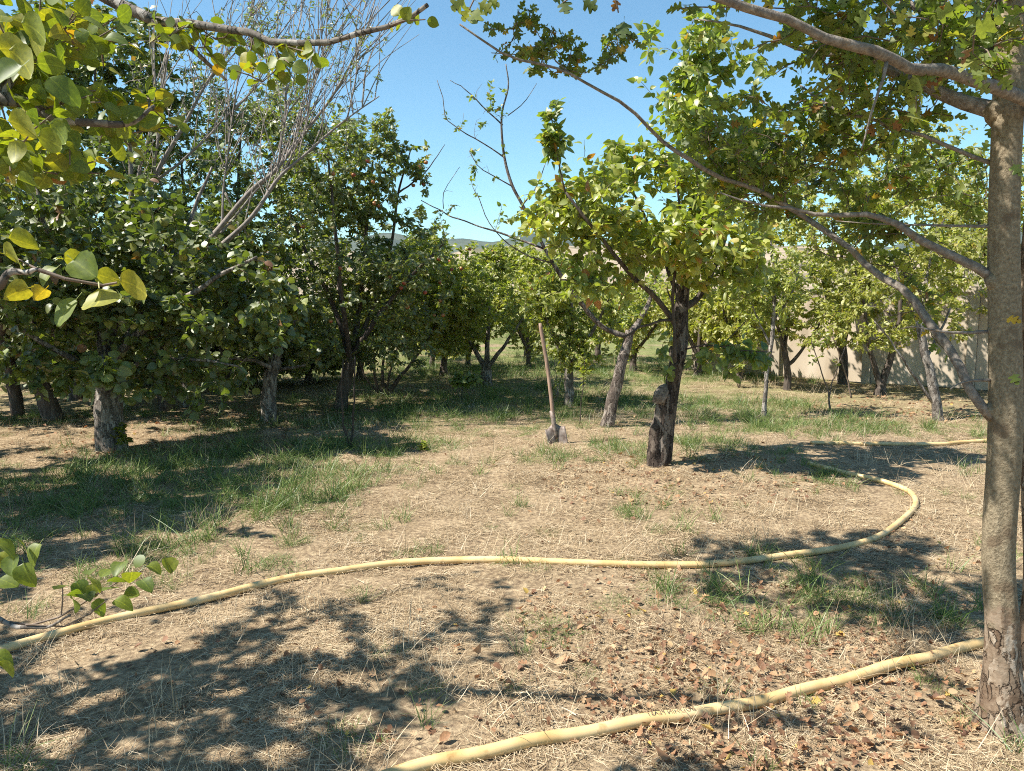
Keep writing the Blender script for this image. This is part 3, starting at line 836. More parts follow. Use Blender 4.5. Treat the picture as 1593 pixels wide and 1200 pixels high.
# ------------------------------------------------------------------ near right: hawthorn
hb = G(1562, 1135)
D = hb[1]
t = Tree('hawthorn_tree', 'near hawthorn with flaky bark foot at the right edge, lobed leaves overhead', hb, bark='limb', seed=5)
t.limb([hb + (0, 0, -.06), P(1560, 1060, D), P(1557, 1000, D), P(1556, 940, D), P(1554, 860, D), P(1556, 760, D), P(1561, 620, D), P(1566, 480, D), P(1563, 300, D), P(1567, 120, D), P(1575, -60, D + .05), P(1560, -260, D)], .057, .042, 'trunk', 44, n=110, mat=M['bark_hawthorn'], world=True, attach=.6, rough=.09, rfreq=55, lump=.16, flare=.95)
for (px_, py_, rk) in ((1537, 640, .03), (1540, 516, .022), (1541, 440, .035), (1543, 590, .02), (1533, 815, .018), (1546, 176, .045)):   # swellings where limbs leave or were cut
    c = P(px_, py_, D) + (.018, 0, 0)
    V, fs = tube([c - (rk * .9, .0, -rk * .5), c - (rk * .3, 0, -rk * .2), c + (rk * .5, 0, -rk * .3), c + (rk * 1.2, 0, -rk)], [rk * .45, rk * .85, rk * 1.05, rk * .6], 12, .2, 40, True, int(px_), .2)
    obj('collar', mesh_np('collar', V - hb, fs, True, None, [M['bark_hawthorn']]), t.root)
t.limb([hb + (.15, .16, -.05), P(1612, 900, D + .15), P(1606, 600, D + .15), P(1612, 300, D + .12), P(1618, 140, D - .1)], 0.0480, 0.0280, 'branch', 14, world=True, attach=.6, mat=M['bark_flaky'], rough=.12)
t.limb([(1618, 165, D - .12), (1540, 132, D - .25), (1480, 114, D - .35), (1430, 106, D - .42), (1375, 90, D - .5), (1300, 60, D - .55), (1230, 36, D - .58), (1165, 12, D - .6), (1090, -12, D - .65)], 0.0208, 0.0088, 'branch', 12, lump=.15)
t.limb([(1562, 175, D), (1500, 158, D + .05), (1440, 135, D + .1), (1385, 108, D + .15), (1320, 85, D + .2), (1240, 75, D + .25), (1150, 40, D + .3), (1080, 30, D + .35)], 0.0288, 0.0024, 'branch', 12)
t.limb([(1568, 110, D), (1530, 70, D + .1), (1470, 35, D + .2), (1400, -5, D + .3), (1300, -60, D + .4)], 0.0240, 0.0080, 'branch', 10)
t.limb([(1556, 440, D), (1500, 405, D + .02), (1430, 374, D + .05), (1388, 342, D + .08), (1345, 336, D + .1), (1290, 334, D + .12), (1230, 326, D + .15), (1170, 316, D + .18), (1120, 300, D + .2)], 0.0168, 0.0024, 'branch', 12, lump=.15)
t.limb([(1542, 650, D), (1510, 610, D + .02), (1480, 548, D + .1), (1430, 480, D + .2), (1390, 442, D + .28), (1340, 405, D + .38), (1300, 370, D + .45), (1255, 340, D + .5)], 0.0168, 0.0108, 'branch', 12, lump=.2)
t.limb([(1255, 340, D + .5), (1180, 296, D + .5), (1110, 272, D + .45), (1060, 240, D + .4), (1012, 202, D + .38), (960, 158, D + .35), (905, 122, D + .3), (850, 104, D + .28), (785, 84, D + .25), (715, 38, D + .2)], 0.0100, 0.0032, 'branch', 10, attach=.05)
t.limb([(1552, 515, D), (1500, 518, D + .02), (1460, 516, D + .04), (1425, 508, D + .1), (1400, 512, D + .15)], 0.0072, 0.0016, 'branch', 8)
t.limb([(1545, 592, D), (1515, 592, D - .02), (1492, 597, D - .04), (1478, 606, D - .05)], 0.0064, 0.0016, 'branch', 8)
t.limb([(1556, 352, D), (1500, 352, D + .02), (1430, 350, D + .1), (1370, 349, D + .15), (1300, 344, D + .2)], 0.0064, 0.0016, 'branch', 6)
t.limb([(1380, 92, D - .5), (1372, 130, D - .5), (1360, 160, D - .5), (1348, 205, D - .5), (1340, 235, D - .48)], 0.0052, 0.0016, 'branch', 6)
t.limb([(1240, 130, D + .6), (1300, 170, D + .3), (1400, 200, D + .1), (1558, 260, D)], 0.0032, 0.0080, 'branch', 6)
t.limb([P(1566, -150, D), P(1480, -350, D - .1), P(1350, -500, D - .2)], .04, .012, world=True)
t.limb([P(1566, -100, D), P(1450, -200, D - .6), P(1250, -300, D - 1.0), P(1050, -340, D - 1.1)], .035, .01, world=True)
t.limb([P(1566, -120, D), (1.3, 2.8, 2.9), (.7, 3.0, 3.1), (0, 3.3, 3.3), (-.6, 3.6, 3.4)], .035, .01, world=True)
t.limb([(1.2, 2.8, 2.92), (.6, 2.4, 3.0), (-.1, 2.2, 3.0)], .02, .008, world=True)
t.limb([P(1566, -200, D), P(1650, -450, D + .3), P(1750, -600, D + .5)], .04, .012, world=True)
# foliage in view
t.fill([(1330, 60, 260, 100, 2.55, .45), (1300, 210, 230, 90, 3.0, .4), (1380, 370, 150, 55, 3.1, .25), (1470, 60, 120, 90, 2.1, .3), (1200, 300, 110, 60, 3.2, .25), (1420, 300, 120, 90, 3.3, .3)], 640, leaf=.052, spacing=.032, run=.16, clump=.9, cfreq=3, vlo=.05, vhi=.9, maxlen=.5, dead=.05, kmin=5, droop=.3)
t.fill([(1430, 470, 80, 40, 3.1, .15), (1470, 540, 40, 25, 2.95, .1)], 12, leaf=.042, spacing=.035, run=.1, vlo=.1, vhi=.85, maxlen=.3, dead=.1)
t.fill([(830, 60, 70, 45, 3.0, .12), (770, 50, 35, 35, 2.95, .1), (900, 90, 55, 35, 3.05, .1), (960, 90, 40, 40, 3.1, .1)], 46, leaf=.04, spacing=.02, run=.09, vlo=.0, vhi=.6, maxlen=.3, dead=.08, flat=.3)
t.fill([(1120, 240, 70, 45, 3.2, .12)], 16, leaf=.045, spacing=.03, run=.1, vlo=.1, vhi=.9, maxlen=.4)
# crown overhead, out of the frame
SH = dict(leaf=.062, spacing=.03, run=.25, vlo=.1, vhi=.9, kmin=9)
t.fill([('w', P(1480, -260, 3.0), (1.0, 1.0, .55)), ('w', P(1250, -260, 2.2), (.8, .6, .35)), ('w', P(1720, -200, 2.9), (.7, .9, .8))], 320, clump=.9, **SH)
t.fill([('w', (-.7, 3.5, 3.3), (.85, .85, .33))], 330, clump=1.0, **SH)
t.fill([('w', (.3, 2.3, 2.95), (1.0, .45, .3)), ('w', (.0, 2.9, 3.15), (.9, .45, .3))], 360, clump=.84, cfreq=2.6, **SH)
# leaves hanging at the top edge
t.limb([P(1050, -340, D - 1.1), P(980, -200, 1.6), P(930, -70, 1.6)], .008, .003, world=True, sides=6)
t.twig([(930, -70, 1.6), (900, -15, 1.6), (875, 5, 1.6)], .002, .0014); t.twig([(930, -70, 1.6), (955, -10, 1.6), (962, 20, 1.62)], .002, .0014)
t.twig([(800, -60, 1.6), (745, -10, 1.62), (730, 15, 1.62)], .002, .0014); t.twig([(930, -70, 1.6), (870, -70, 1.6), (800, -60, 1.6)], .003, .002)
for a in [(880, 14, 1.6, .05, (.25, -.1, -.9), (.1, .9, .1), .05), (918, 8, 1.6, .05, (.8, -.1, -.5), (.1, .9, .3), .0), (866, -2, 1.58, .045, (-.6, -.1, -.6), (.1, .9, .3), .1), (970, 48, 1.62, .055, (-.05, -.1, -1), (.2, .95, .1), .05),
          (958, 8, 1.62, .03, (-.3, 0, -.6), (.2, -.9, .3), 1.0), (742, 28, 1.62, .06, (-.1, -.1, -1), (.3, .9, .1), .4), (755, 12, 1.6, .05, (.7, -.1, -.5), (.1, .8, .4), .65), (712, 8, 1.6, .055, (-.7, 0, -.6), (.1, .8, .4), .75),
          (725, 22, 1.64, .05, (-.5, 0, -.8), (-.3, .9, .2), .85), (768, 5, 1.6, .04, (.9, 0, -.2), (.1, .8, .4), .6)]:
    t.leaf_at(*a)
for a in [(1432, 178, 1.55, .085, (.95, -.2, .0), (0, -.55, .8), .75), (1345, 28, 1.7, .06, (.4, 0, .8), (0, .9, .3), .6), (1400, 30, 1.6, .04, (.35, 0, .9), (.3, .9, .2), .93), (1417, 50, 1.62, .03, (-.1, 0, .9), (.3, .9, .2), .93),
          (1470, 20, 1.6, .06, (.7, 0, .6), (0, .9, .3), .6), (1530, 40, 1.5, .07, (.7, 0, .65), (-.5, .7, .3), .7), (1490, 80, 1.7, .05, (.1, 0, .9), (.2, -.8, .4), .5), (1565, 80, 1.5, .07, (.95, 0, -.1), (0, -.5, .8), .7), (1525, 112, 1.6, .055, (.7, 0, .2), (0, -.6, .7), .5),
          (1300, 112, 1.8, .06, (.85, 0, .1), (0, -.5, .8), .7), (1575, 495, 2.2, .055, (.9, 0, .1), (0, .5, .8), .94), (1580, 590, 2.2, .05, (.3, 0, -.7), (0, .8, .3), .1), (1580, 265, 2.0, .05, (.3, 0, -.7), (0, .8, .3), .5)]:
    t.leaf_at(*a)
done(t, 'lobed', 'hawthorn', 300, True)

# ------------------------------------------------------------------ centre: pear
pb = G(1022, 724)
D = pb[1]
t = Tree('pear_tree', 'bright leafy pear tree with a sawn dead stump at its foot, in the centre', pb, bark='bark_dark', seed=8)
t.limb([pb + (0, 0, -.06), P(1020, 690, D), P(1025, 650, D), P(1034, 606, D)], .074, .036, 'trunk', 26, n=40, mat=M['bark_pear'], world=True, attach=2, rough=.16, rfreq=45, lump=.08, flare=.2, label='dead sawn stump grown onto the living stem')
V, fs = tube([P(1025, 628, D - .01) - pb, P(1029, 615, D - .01) - pb, P(1034, 606, D - .01) - pb, P(1041, 598, D) - pb], [.05, .054, .044, .015], 20, .45, 40, True, 4, .3)
obj('cut_end', mesh_np('cut_end', V, fs, True, None, [M['cut']]), t.root)
t.limb([P(1031, 724, D), P(1037, 660, D), P(1043, 610, D), P(1051, 577, D), P(1058, 534, D), P(1060, 490, D), P(1063, 435, D)], .07, .056, 'trunk', 16, n=44, world=True, attach=.7, rough=.15, lump=.12, rfreq=40, mat=M['bark_pear'], label='living stem rising from the side of the dead stump')
t.limb([(1056, 520, D - .02), (1045, 495, D), (1012, 457, D - .15), (975, 420, D - .3), (950, 390, D - .4), (915, 345, D - .5), (880, 300, D - .5)], .03, .01)
t.limb([(1052, 590, D), (1050, 540, D - .08), (1047, 480, D - .1), (1050, 420, D - .15), (1060, 350, D - .2), (1050, 270, D - .2)], .022, .008)
t.limb([(1062, 480, D), (1085, 465, D + .1), (1105, 430, D + .15), (1117, 405, D + .2), (1135, 350, D + .3), (1160, 290, D + .4)], .036, .01)
t.limb([(1066, 430, D), (1072, 350, D + .1), (1085, 260, D + .1), (1090, 180, D + .15), (1082, 90, D + .2)], .035, .008)
t.limb([(1056, 500, D), (1034, 498, D - .1), (995, 510, D - .15), (965, 525, D - .2), (930, 500, D - .3)], .017, .006)
t.limb([(1060, 470, D), (1030, 400, D + .3), (1000, 330, D + .6), (960, 250, D + .7)], .025, .008)
t.limb([(1062, 545, D), (1100, 537, D - .2), (1150, 545, D - .35), (1205, 548, D - .45)], .009, .004)
t.limb([(880, 300, D - .5), (868, 250, D - .5), (860, 200, D - .5), (856, 158, D - .5)], .008, .003, attach=0)
t.limb([(1050, 575, D), (1085, 555, D + .05), (1125, 535, D + .1), (1160, 500, D + .2)], .009, .004)
t.limb([(1150, 300, D + .4), (1190, 250, D + .5), (1220, 180, D + .6)], .01, .004)
t.limb([(965, 260, D + .6), (925, 270, D + .5), (885, 300, D + .3)], .009, .004)
big = dict(leaf=.082, spacing=.045, run=.26, clump=.95, cfreq=2.2, maxlen=.8, kmin=6)
t.fill([(1000, 330, 150, 75, D - .1, .7), (1080, 380, 110, 60, D - .3, .6), (880, 330, 85, 60, D - .4, .4), (1130, 330, 80, 60, D - .1, .5)], 640, vlo=.3, vhi=1.0, dead=.05, **big)
t.fill([(1090, 180, 95, 140, D + .1, .6), (1170, 250, 90, 100, D + .3, .5), (1060, 70, 60, 55, D + .1, .4)], 500, vlo=.1, vhi=.85, **big)
t.fill([(950, 260, 100, 40, D + .3, .4), (930, 440, 80, 45, D - .3, .3), (1120, 430, 80, 50, D, .4)], 210, vlo=.15, vhi=.9, **big)
t.fill([(1140, 555, 65, 28, D - .3, .2)], 26, leaf=.085, spacing=.05, run=.2, vlo=0, vhi=.4, maxlen=.6, droop=.9)
t.fill([(862, 210, 22, 60, D - .5, .12)], 26, leaf=.075, spacing=.05, run=.15, vlo=.1, vhi=.6, maxlen=.4)
t.fill([(1030, 560, 25, 35, D - .15, .1)], 4, leaf=.08, spacing=.06, run=.12, vlo=.0, vhi=.4, maxlen=.4)
done(t, 'ovate', 'pear', 300, True)

# ------------------------------------------------------------------ leaning tree behind the shovel
lb = G(943, 664)
D = lb[1]
t = Tree('leaning_tree', 'leaning grey brown trunk tree with half bare limbs reaching up left, right of the shovel', lb, bark='bark_brown', seed=12)
t.limb([lb + (0, 0, -.05), P(952, 630, D), P(962, 585, D), P(975, 535, D + .05), P(980, 515, D + .05)], .068, .05, 'trunk', 16, n=30, world=True, attach=.9, flare=.35, rough=.15)
t.limb([(977, 525, D + .05), (935, 508, D), (900, 466, D - .05), (870, 425, D - .1), (846, 385, D - .1), (815, 325, D - .15), (796, 285, D - .15), (783, 235, D - .1), (780, 180, D - .1), (791, 135, D - .1), (787, 100, D - .1)], .03, .006, 'branch', 10, attach=.1)
t.limb([(980, 520, D + .05), (1000, 490, D + .2), (1020, 440, D + .4), (1030, 380, D + .6)], .04, .012)
t.limb([(848, 388, D - .1), (800, 370, D), (745, 352, D + .1), (705, 338, D + .15), (680, 325, D + .2), (655, 312, D + .25)], .013, .004)
t.limb([(784, 245, D - .1), (755, 225, D - .15), (720, 205, D - .2), (695, 185, D - .2), (688, 150, D - .2), (680, 125, D - .2)], .009, .003)
t.limb([(782, 195, D - .1), (750, 165, D - .1), (725, 140, D - .1), (700, 125, D - .1)], .008, .003)
t.limb([(800, 292, D - .15), (770, 275, D - .2), (745, 260, D - .3), (730, 235, D - .3)], .007, .003)
t.limb([(790, 180, D - .1), (815, 160, D - .05), (835, 130, D)], .005, .0025)
t.limb([(812, 320, D - .15), (835, 290, D - .1), (850, 250, D)], .009, .004)
t.limb([(690, 325, D + .2), (690, 300, D + .2), (705, 275, D + .2), (715, 260, D + .2)], .005, .0025)
t.limb([(860, 410, D - .1), (815, 395, D - .2), (770, 360, D - .3), (745, 310, D - .3), (735, 290, D - .3)], .01, .003)
for b, n, bare in (([(740, 190, 55, 60, D - .15, .15), (770, 150, 40, 50, D - .1, .15)], 34, .6), ([(700, 320, 50, 25, D + .2, .15), (745, 270, 30, 40, D - .25, .15)], 22, .5)):
    t.fill(b, n, leaf=.05, spacing=.07, run=.12, tip=.0016, bare=bare, vlo=.0, vhi=.5, maxlen=.5, dead=.15)
t.fill([(880, 440, 55, 40, D, .4), (980, 440, 60, 60, D + .4, .5), (810, 330, 45, 40, D - .1, .3)], 90, leaf=.07, spacing=.045, run=.2, vlo=.1, vhi=.8, dead=.06, maxlen=.8)
done(t, 'ovate', 'pear', 120, False)

# ------------------------------------------------------------------ left: quince trees
def fruit_mesh(name, r, mat, squash=.92):
    prof = [(0, -.86), (.35, -.92), (.75, -.62), (1., -.05), (.9, .5), (.5, .86), (.16, .82), (0, .66)]
    s = 10
    V, F = [], []
    for x, z in prof:
        for k in range(s):
            a = k * 2 * math.pi / s
            V.append((x * r * math.cos(a), x * r * math.sin(a), z * r * squash))
    n = len(prof)
    F = [(i * s + k, i * s + (k + 1) % s, (i + 1) * s + (k + 1) % s, (i + 1) * s + k) for i in range(n - 1) for k in range(s)]
    return mesh_np(name, V, np.array(F), True, None, [mat])
M['applefruit'] = mat_noise('red apple skin', [(.35, (.36, .22, .06)), (.5, (.36, .1, .045)), (.7, (.26, .03, .025))], 14, .35, 0, spec=.5)
M['quincefruit'] = mat_noise('green quince skin', [(.35, (.16, .19, .05)), (.7, (.28, .26, .08))], 20, .6, 0, spec=.3)
apple_me = fruit_mesh('apple', .027, M['applefruit'])
quince_me = fruit_mesh('quince', .042, M['quincefruit'], 1.05)

qb = G(174, 700)
D = qb[1]
t = Tree('quince_tree', 'dark green quince tree with the lit grey trunk nearest the left edge', qb, bark='bark_grey', seed=21)
t.limb([qb + (0, 0, -.05), P(171, 660, D), P(170, 610, D), P(166, 560, D)], .125, .1, 'trunk', 20, n=30, world=True, attach=2, flare=.25, rough=.22, rfreq=25)
t.limb([(167, 572, D), (150, 500, D), (110, 430, D - .1), (70, 350, D - .2), (40, 270, D - .3)], .06, .015)
t.limb([(168, 570, D), (180, 490, D + .2), (200, 400, D + .3), (205, 300, D + .4), (200, 200, D + .4)], .065, .015)
t.limb([(170, 568, D), (215, 520, D - .2), (280, 470, D - .3), (340, 430, D - .4), (400, 400, D - .4)], .05, .012)
t.limb([(165, 575, D), (120, 560, D - .4), (60, 530, D - .7), (10, 490, D - .9)], .045, .012)
t.limb([(168, 590, D - .05), (160, 560, D - .5), (160, 555, D - .75), (165, 575, D - .9)], .022, .006)
t.limb([(175, 560, D), (260, 430, D + .3), (300, 330, D + .4), (330, 260, D + .5)], .04, .012)
t.limb([(172, 580, D), (240, 560, D - .3), (310, 560, D - .4), (370, 570, D - .4)], .03, .008)
t.limb([(110, 430, D - .1), (60, 300, D), (40, 180, D + .1)], .025, .008)
q = dict(leaf=.086, spacing=.045, run=.28, cfreq=1.8, maxlen=1.0, kmin=9)
t.fill([(90, 420, 130, 130, D - .3, 1.0), (230, 440, 150, 130, D, 1.0), (360, 470, 110, 90, D - .2, .7)], 760, vlo=0, vhi=.85, clump=.92, **q)
t.fill([(100, 270, 130, 110, D, .8), (230, 320, 60, 50, D + .3, .5)], 110, vlo=0, vhi=.9, clump=.88, **q)
t.fill([(150, 580, 55, 32, D - .8, .18)], 20, leaf=.105, spacing=.05, run=.2, vlo=.4, vhi=.9, maxlen=.6)
t.fill([(290, 595, 110, 45, D - .3, .5), (60, 570, 60, 55, D - .6, .5), (230, 540, 120, 60, D, .8)], 150, vlo=0, vhi=.7, **q)
for sp in [(78, 272, D - .6), (256, 345, D - .5), (205, 625, D - .3)]:
    t.fruit(quince_me, 'quince', [P(*sp)])
done(t, 'round', 'quince', 300, True)

q2 = G(418, 657)
D = q2[1]
t = Tree('quince_tree', 'second quince tree, pale trunk forking low beside the apple tree', q2, bark='bark_grey', seed=22)
t.limb([q2 + (0, 0, -.05), P(417, 630, D), P(420, 590, D), P(428, 560, D)], .085, .072, 'trunk', 16, n=24, world=True, attach=2, flare=.3, rough=.18)
t.limb([(426, 570, D), (412, 530, D), (400, 480, D), (380, 420, D), (370, 360, D)], .045, .012)
t.limb([(428, 568, D), (440, 520, D), (445, 480, D - .1), (450, 440, D - .2)], .05, .012)
t.limb([(430, 565, D), (425, 500, D + .3), (400, 400, D + .5), (350, 300, D + .6)], .045, .012)
t.limb([(428, 575, D), (390, 560, D - .3), (340, 560, D - .5), (290, 575, D - .5)], .028, .008)
t.limb([(432, 575, D), (455, 572, D - .1), (475, 568, D - .15)], .02, .012)
t.fill([(400, 490, 85, 60, D - .3, .8), (350, 400, 100, 80, D + .2, .9)], 340, vlo=0, vhi=.85, **q)
t.fill([(435, 470, 45, 25, D - .7, .2)], 18, leaf=.1, spacing=.05, run=.2, vlo=.5, vhi=.95, maxlen=.8)
t.fill([(320, 585, 80, 55, D - .2, .5), (380, 540, 60, 50, D, .6), (470, 540, 40, 40, D, .5)], 120, vlo=0, vhi=.6, **q)
done(t, 'round', 'quince', 120, False)

def off_tree(label, x, y, hgt, rad, n, seed, shape='round', mat='quince', leaf=.1, group=None, name='quince_tree', low=.8, clump=1.0):
    b = np.array([x, y, float(height(x, y))])
    t = Tree(name, label, b, bark='bark_grey', seed=seed, group=group)
    t.limb([b + (0, 0, -.05), b + (.04, 0, .5), b + (.02, .05, 1.0)], .1, .085, 'trunk', 12, world=True, attach=2, flare=.3)
    r = np.random.default_rng(seed)
    for k in range(6):
        a = k * 1.05 + r.random() * .5
        e = np.array([math.cos(a) * rad * .65, math.sin(a) * rad * .65, 0])
        t.limb([b + (.02, .05, .95), b + e * .4 + (0, 0, 1.0 + .35 * (hgt - 1)), b + e + (0, 0, 1 + (hgt - 1) * r.uniform(.55, .85))], .05, .012, world=True)
    t.fill([('w', b + (0, 0, low + (hgt - low) * .52), (rad, rad * .84, (hgt - low) * .52))], n, leaf=leaf, spacing=.05, run=.28, clump=clump, maxlen=1.4, vlo=0, vhi=.85, kmin=14)
    done(t, shape, mat, 0, False)
    return t
off_tree('leafy quince tree just outside the left edge whose shade crosses the grass', -5.9, 5.35, 4.2, 2.2, 560, 31)
off_tree('quince tree at the far left, partly seen behind the nearest leaves', -8.3, 9.3, 3.9, 2.1, 360, 32)

off_tree('smaller quince tree outside the left edge, closest to the long hose', -5.2, 4.3, 3.8, 1.6, 420, 33)

# ------------------------------------------------------------------ dark trees at the back left
for k, (px, py, tw_, hh, rr_, lab) in enumerate([(88, 655, .11, 3.6, 1.9, 'shaded tree with a slanting dark trunk left of the nearest quince trunk'),
                                               (30, 648, .08, 3.3, 1.7, 'shaded tree at the left edge in the row behind the quinces'),
                                               (262, 640, .09, 3.4, 1.8, 'shaded tree hidden behind the branches of the nearest quince')]):
    b = G(px, py); D = b[1]
    t = Tree('orchard_tree', lab, b, bark='bark_dark', seed=40 + k)
    t.limb([b + (0, 0, -.05), b + (-.06 - .1 * (k == 0), 0, .5), b + (-.15, .05, 1.0)], tw_, tw_ * .75, 'trunk', 12, world=True, attach=.9)
    r = np.random.default_rng(k)
    for a in range(5):
        e = np.array([math.cos(a * 1.3) * 1.1, math.sin(a * 1.3) * 1.1, 0])
        t.limb([b + (-.15, .05, .95), b + e * .5 + (0, 0, 1.5), b + e + (0, 0, hh * r.uniform(.6, .85))], .05, .012, world=True)
    t.fill([('w', b + (0, 0, .35 + (hh - .35) * .5), (rr_, rr_ * .8, (hh - .35) * .52))], 420, leaf=.095, spacing=.05, run=.3, maxlen=1.3, vlo=0, vhi=.7, clump=.95, kmin=14)
    done(t, 'ovate', 'quince', 0)

# ------------------------------------------------------------------ tall bare-limbed tree
bb = G(300, 632)
D = bb[1]
t = Tree('bare_tree', 'tall tree with nearly bare pale limbs sweeping up to the right', bb, bark='bark_grey', twigmat='twig_grey', seed=51)
t.limb([bb + (0, 0, -.05), P(296, 570, D), P(285, 500, D), P(280, 440, D - .6)], .12, .1, 'trunk', 14, world=True, attach=2, flare=.2)
K = dict(attach=.3, mat=M['twig_grey'])
t.limb([(282, 455, D - 1.50), (300, 405, D - 1.50), (345, 352, D - 1.60), (395, 292, D - 1.70), (432, 262, D - 1.70), (475, 205, D - 1.70), (520, 145, D - 1.70), (555, 80, D - 1.70), (585, 10, D - 1.70)], 0.0413, 0.0064, **K)
t.limb([(290, 440, D - 1.30), (330, 395, D - 1.70), (385, 345, D - 1.90), (430, 282, D - 1.90), (480, 235, D - 1.90), (540, 185, D - 1.90), (590, 150, D - 1.90)], 0.0349, 0.0048, **K)
t.limb([(280, 450, D - 1.30), (240, 380, D - 1.30), (216, 320, D - 1.30), (217, 270, D - 1.30), (235, 205, D - 1.30), (250, 150, D - 1.30), (262, 80, D - 1.30)], 0.0459, 0.0081, **K)
t.limb([(225, 345, D - 1.30), (245, 270, D - 1.20), (275, 215, D - 1.20), (310, 150, D - 1.20), (345, 95, D - 1.20), (385, 40, D - 1.20), (400, -20, D - 1.20)], 0.0349, 0.0064, **K)
t.limb([(240, 300, D - 1.20), (242, 240, D - 1.30), (250, 190, D - 1.40), (240, 120, D - 1.50)], 0.0202, 0.0048, **K)
t.limb([(345, 352, D - 1.60), (350, 270, D - 1.50), (365, 160, D - 1.40), (375, 60, D - 1.30)], 0.0147, 0.0040, **K)
t.limb([(432, 262, D - 1.70), (442, 190, D - 1.70), (450, 110, D - 1.70), (470, 20, D - 1.60)], 0.0129, 0.0040, **K)
t.limb([(475, 205, D - 1.70), (485, 140, D - 1.70), (505, 70, D - 1.70), (510, 0, D - 1.70)], 0.0119, 0.0032, **K)
t.limb([(540, 185, D - 1.90), (552, 130, D - 1.90), (558, 60, D - 1.90), (570, 0, D - 1.90)], 0.0092, 0.0032, **K)
t.limb([(245, 280, D - 1.20), (290, 245, D - 1.30), (340, 195, D - 1.40), (400, 130, D - 1.50), (430, 60, D - 1.50)], 0.0184, 0.0048, **K)
t.limb([(310, 400, D - 1.50), (380, 320, D - 1.30), (440, 240, D - 1.20), (480, 160, D - 1.10), (500, 60, D - 1.10)], 0.0165, 0.0040, **K)
rb = np.random.default_rng(15)
base_nodes = np.array(t.npos)
for k in range(190):
    p = base_nodes[rb.integers(0, len(base_nodes))]
    ln = rb.uniform(.6, 1.5)
    d = unit(np.array([rb.normal(.25, .36), rb.normal(0, .25), 1.0]))
    q = p + d * ln * .5 + rb.normal(size=3) * .05
    t.twig([p, q, p + d * ln + np.array([rb.normal(.05, .1), 0, .05])], rb.uniform(.005, .0085), .0025, world=True)
t.fill([(480, 130, 110, 150, D - 1.70, .6), (390, 150, 110, 160, D - 1.40, .6), (280, 140, 90, 130, D - 1.30, .5)], 620, leaf=.035, spacing=.09, run=.3, kmin=3, tip=.0042, bare=.45, vlo=0, vhi=.8, maxlen=1.1, lean=1.0, up=.3, jit=.1)
t.fill([(470, 60, 130, 70, D - 1.70, .5), (560, 90, 50, 90, D - 1.80, .3), (400, 40, 90, 60, D - 1.30, .4)], 300, leaf=.042, spacing=.05, run=.4, kmin=5, tip=.0036, bare=.2, vlo=0, vhi=.8, maxlen=.9, lean=1.0, up=.35, jit=.1)
done(t, 'narrow', 'apple', 0, sides=3)

# ------------------------------------------------------------------ general orchard trees given in the photo
def orchard(name, label, base_px, trunk, limbs, blobs, n, shape='ovate', mat='far', leaf=.06, seed=60, bark='bark_dark', group=None, apples=(), r0=.07, twigmat='twig', vlo=0., vhi=.95, clump=.9, run=.3, spacing=.03, tip=.003, bare=0., maxlen=1.3, sides=3, fine=False, kmin=11, nmul=1.75):
    b = G(*base_px); D = b[1]
    t = Tree(name, label, b, bark=bark, seed=seed, group=group, twigmat=twigmat)
    t.limb([b + (0, 0, -.05)] + [P(x, y, D + dd) for x, y, dd in trunk], r0, r0 * .72, 'trunk', 12, n=20, world=True, attach=.8, flare=.25)
    for pts, ra, rb in limbs:
        t.limb([(x, y, D + dd) for x, y, dd in pts], ra, rb, 'branch', 7)
    t.fill([(x, y, rx, ry, D + dd, rd) for x, y, rx, ry, dd, rd in blobs], int(n * nmul), leaf=leaf, spacing=spacing, run=run, clump=clump, vlo=vlo, vhi=vhi, tip=tip, bare=bare, maxlen=maxlen, kmin=kmin)
    if len(apples):
        lp = np.array(t.L['p']); fx, fy, _ = project(lp)
        for x, y in apples:                                   # each apple hangs from the nearest leafy twig on the side we see
            k = int(np.argmin((fx - x) ** 2 + (fy - y) ** 2 + (lp[:, 1] - D + .5) * 300))
            t.fruit(apple_me, 'apple', [lp[k] - (0, .02, .045)])
    done(t, shape, mat, 0, fine, sides)
    return t

rA = random.Random(4)
orchard('apple_tree', 'apple tree dotted with small red apples, left of the path', (530, 638), [(533, 610, 0), (541, 580, 0), (547, 555, 0)],
        [([(546, 560, 0), (520, 480, 0), (480, 400, 0), (450, 330, 0)], .05, .012), ([(546, 560, 0), (560, 470, .2), (570, 360, .2), (580, 250, .2)], .05, .012),
         ([(548, 555, 0), (590, 490, -.3), (640, 430, -.4), (690, 380, -.4)], .045, .01), ([(545, 560, 0), (530, 450, -.5), (520, 340, -.6), (510, 240, -.5)], .045, .01),
         ([(548, 556, 0), (600, 420, .4), (620, 300, .4), (640, 230, .4)], .035, .008), ([(620, 300, .4), (660, 270, .4), (692, 225, .4)], .014, .004)],
        [(520, 420, 110, 140, 0, 1.2), (610, 420, 100, 130, 0, 1.1), (560, 290, 100, 80, 0, .9), (640, 270, 40, 50, .3, .4), (600, 210, 20, 60, .2, .3), (665, 250, 25, 35, .4, .2), (500, 545, 75, 45, -.2, .8), (600, 545, 90, 32, -.2, .7), (560, 230, 60, 50, .1, .5), (480, 300, 60, 70, 0, .8)], 1150, mat='apple', leaf=.068, seed=61, r0=.085, clump=.93, apples=[(455 + rA.random() * 250, 230 + rA.random() * 290) for _ in range(20)] + [(660, 218), (655, 262), (628, 430), (622, 446)], spacing=.03, bare=0)
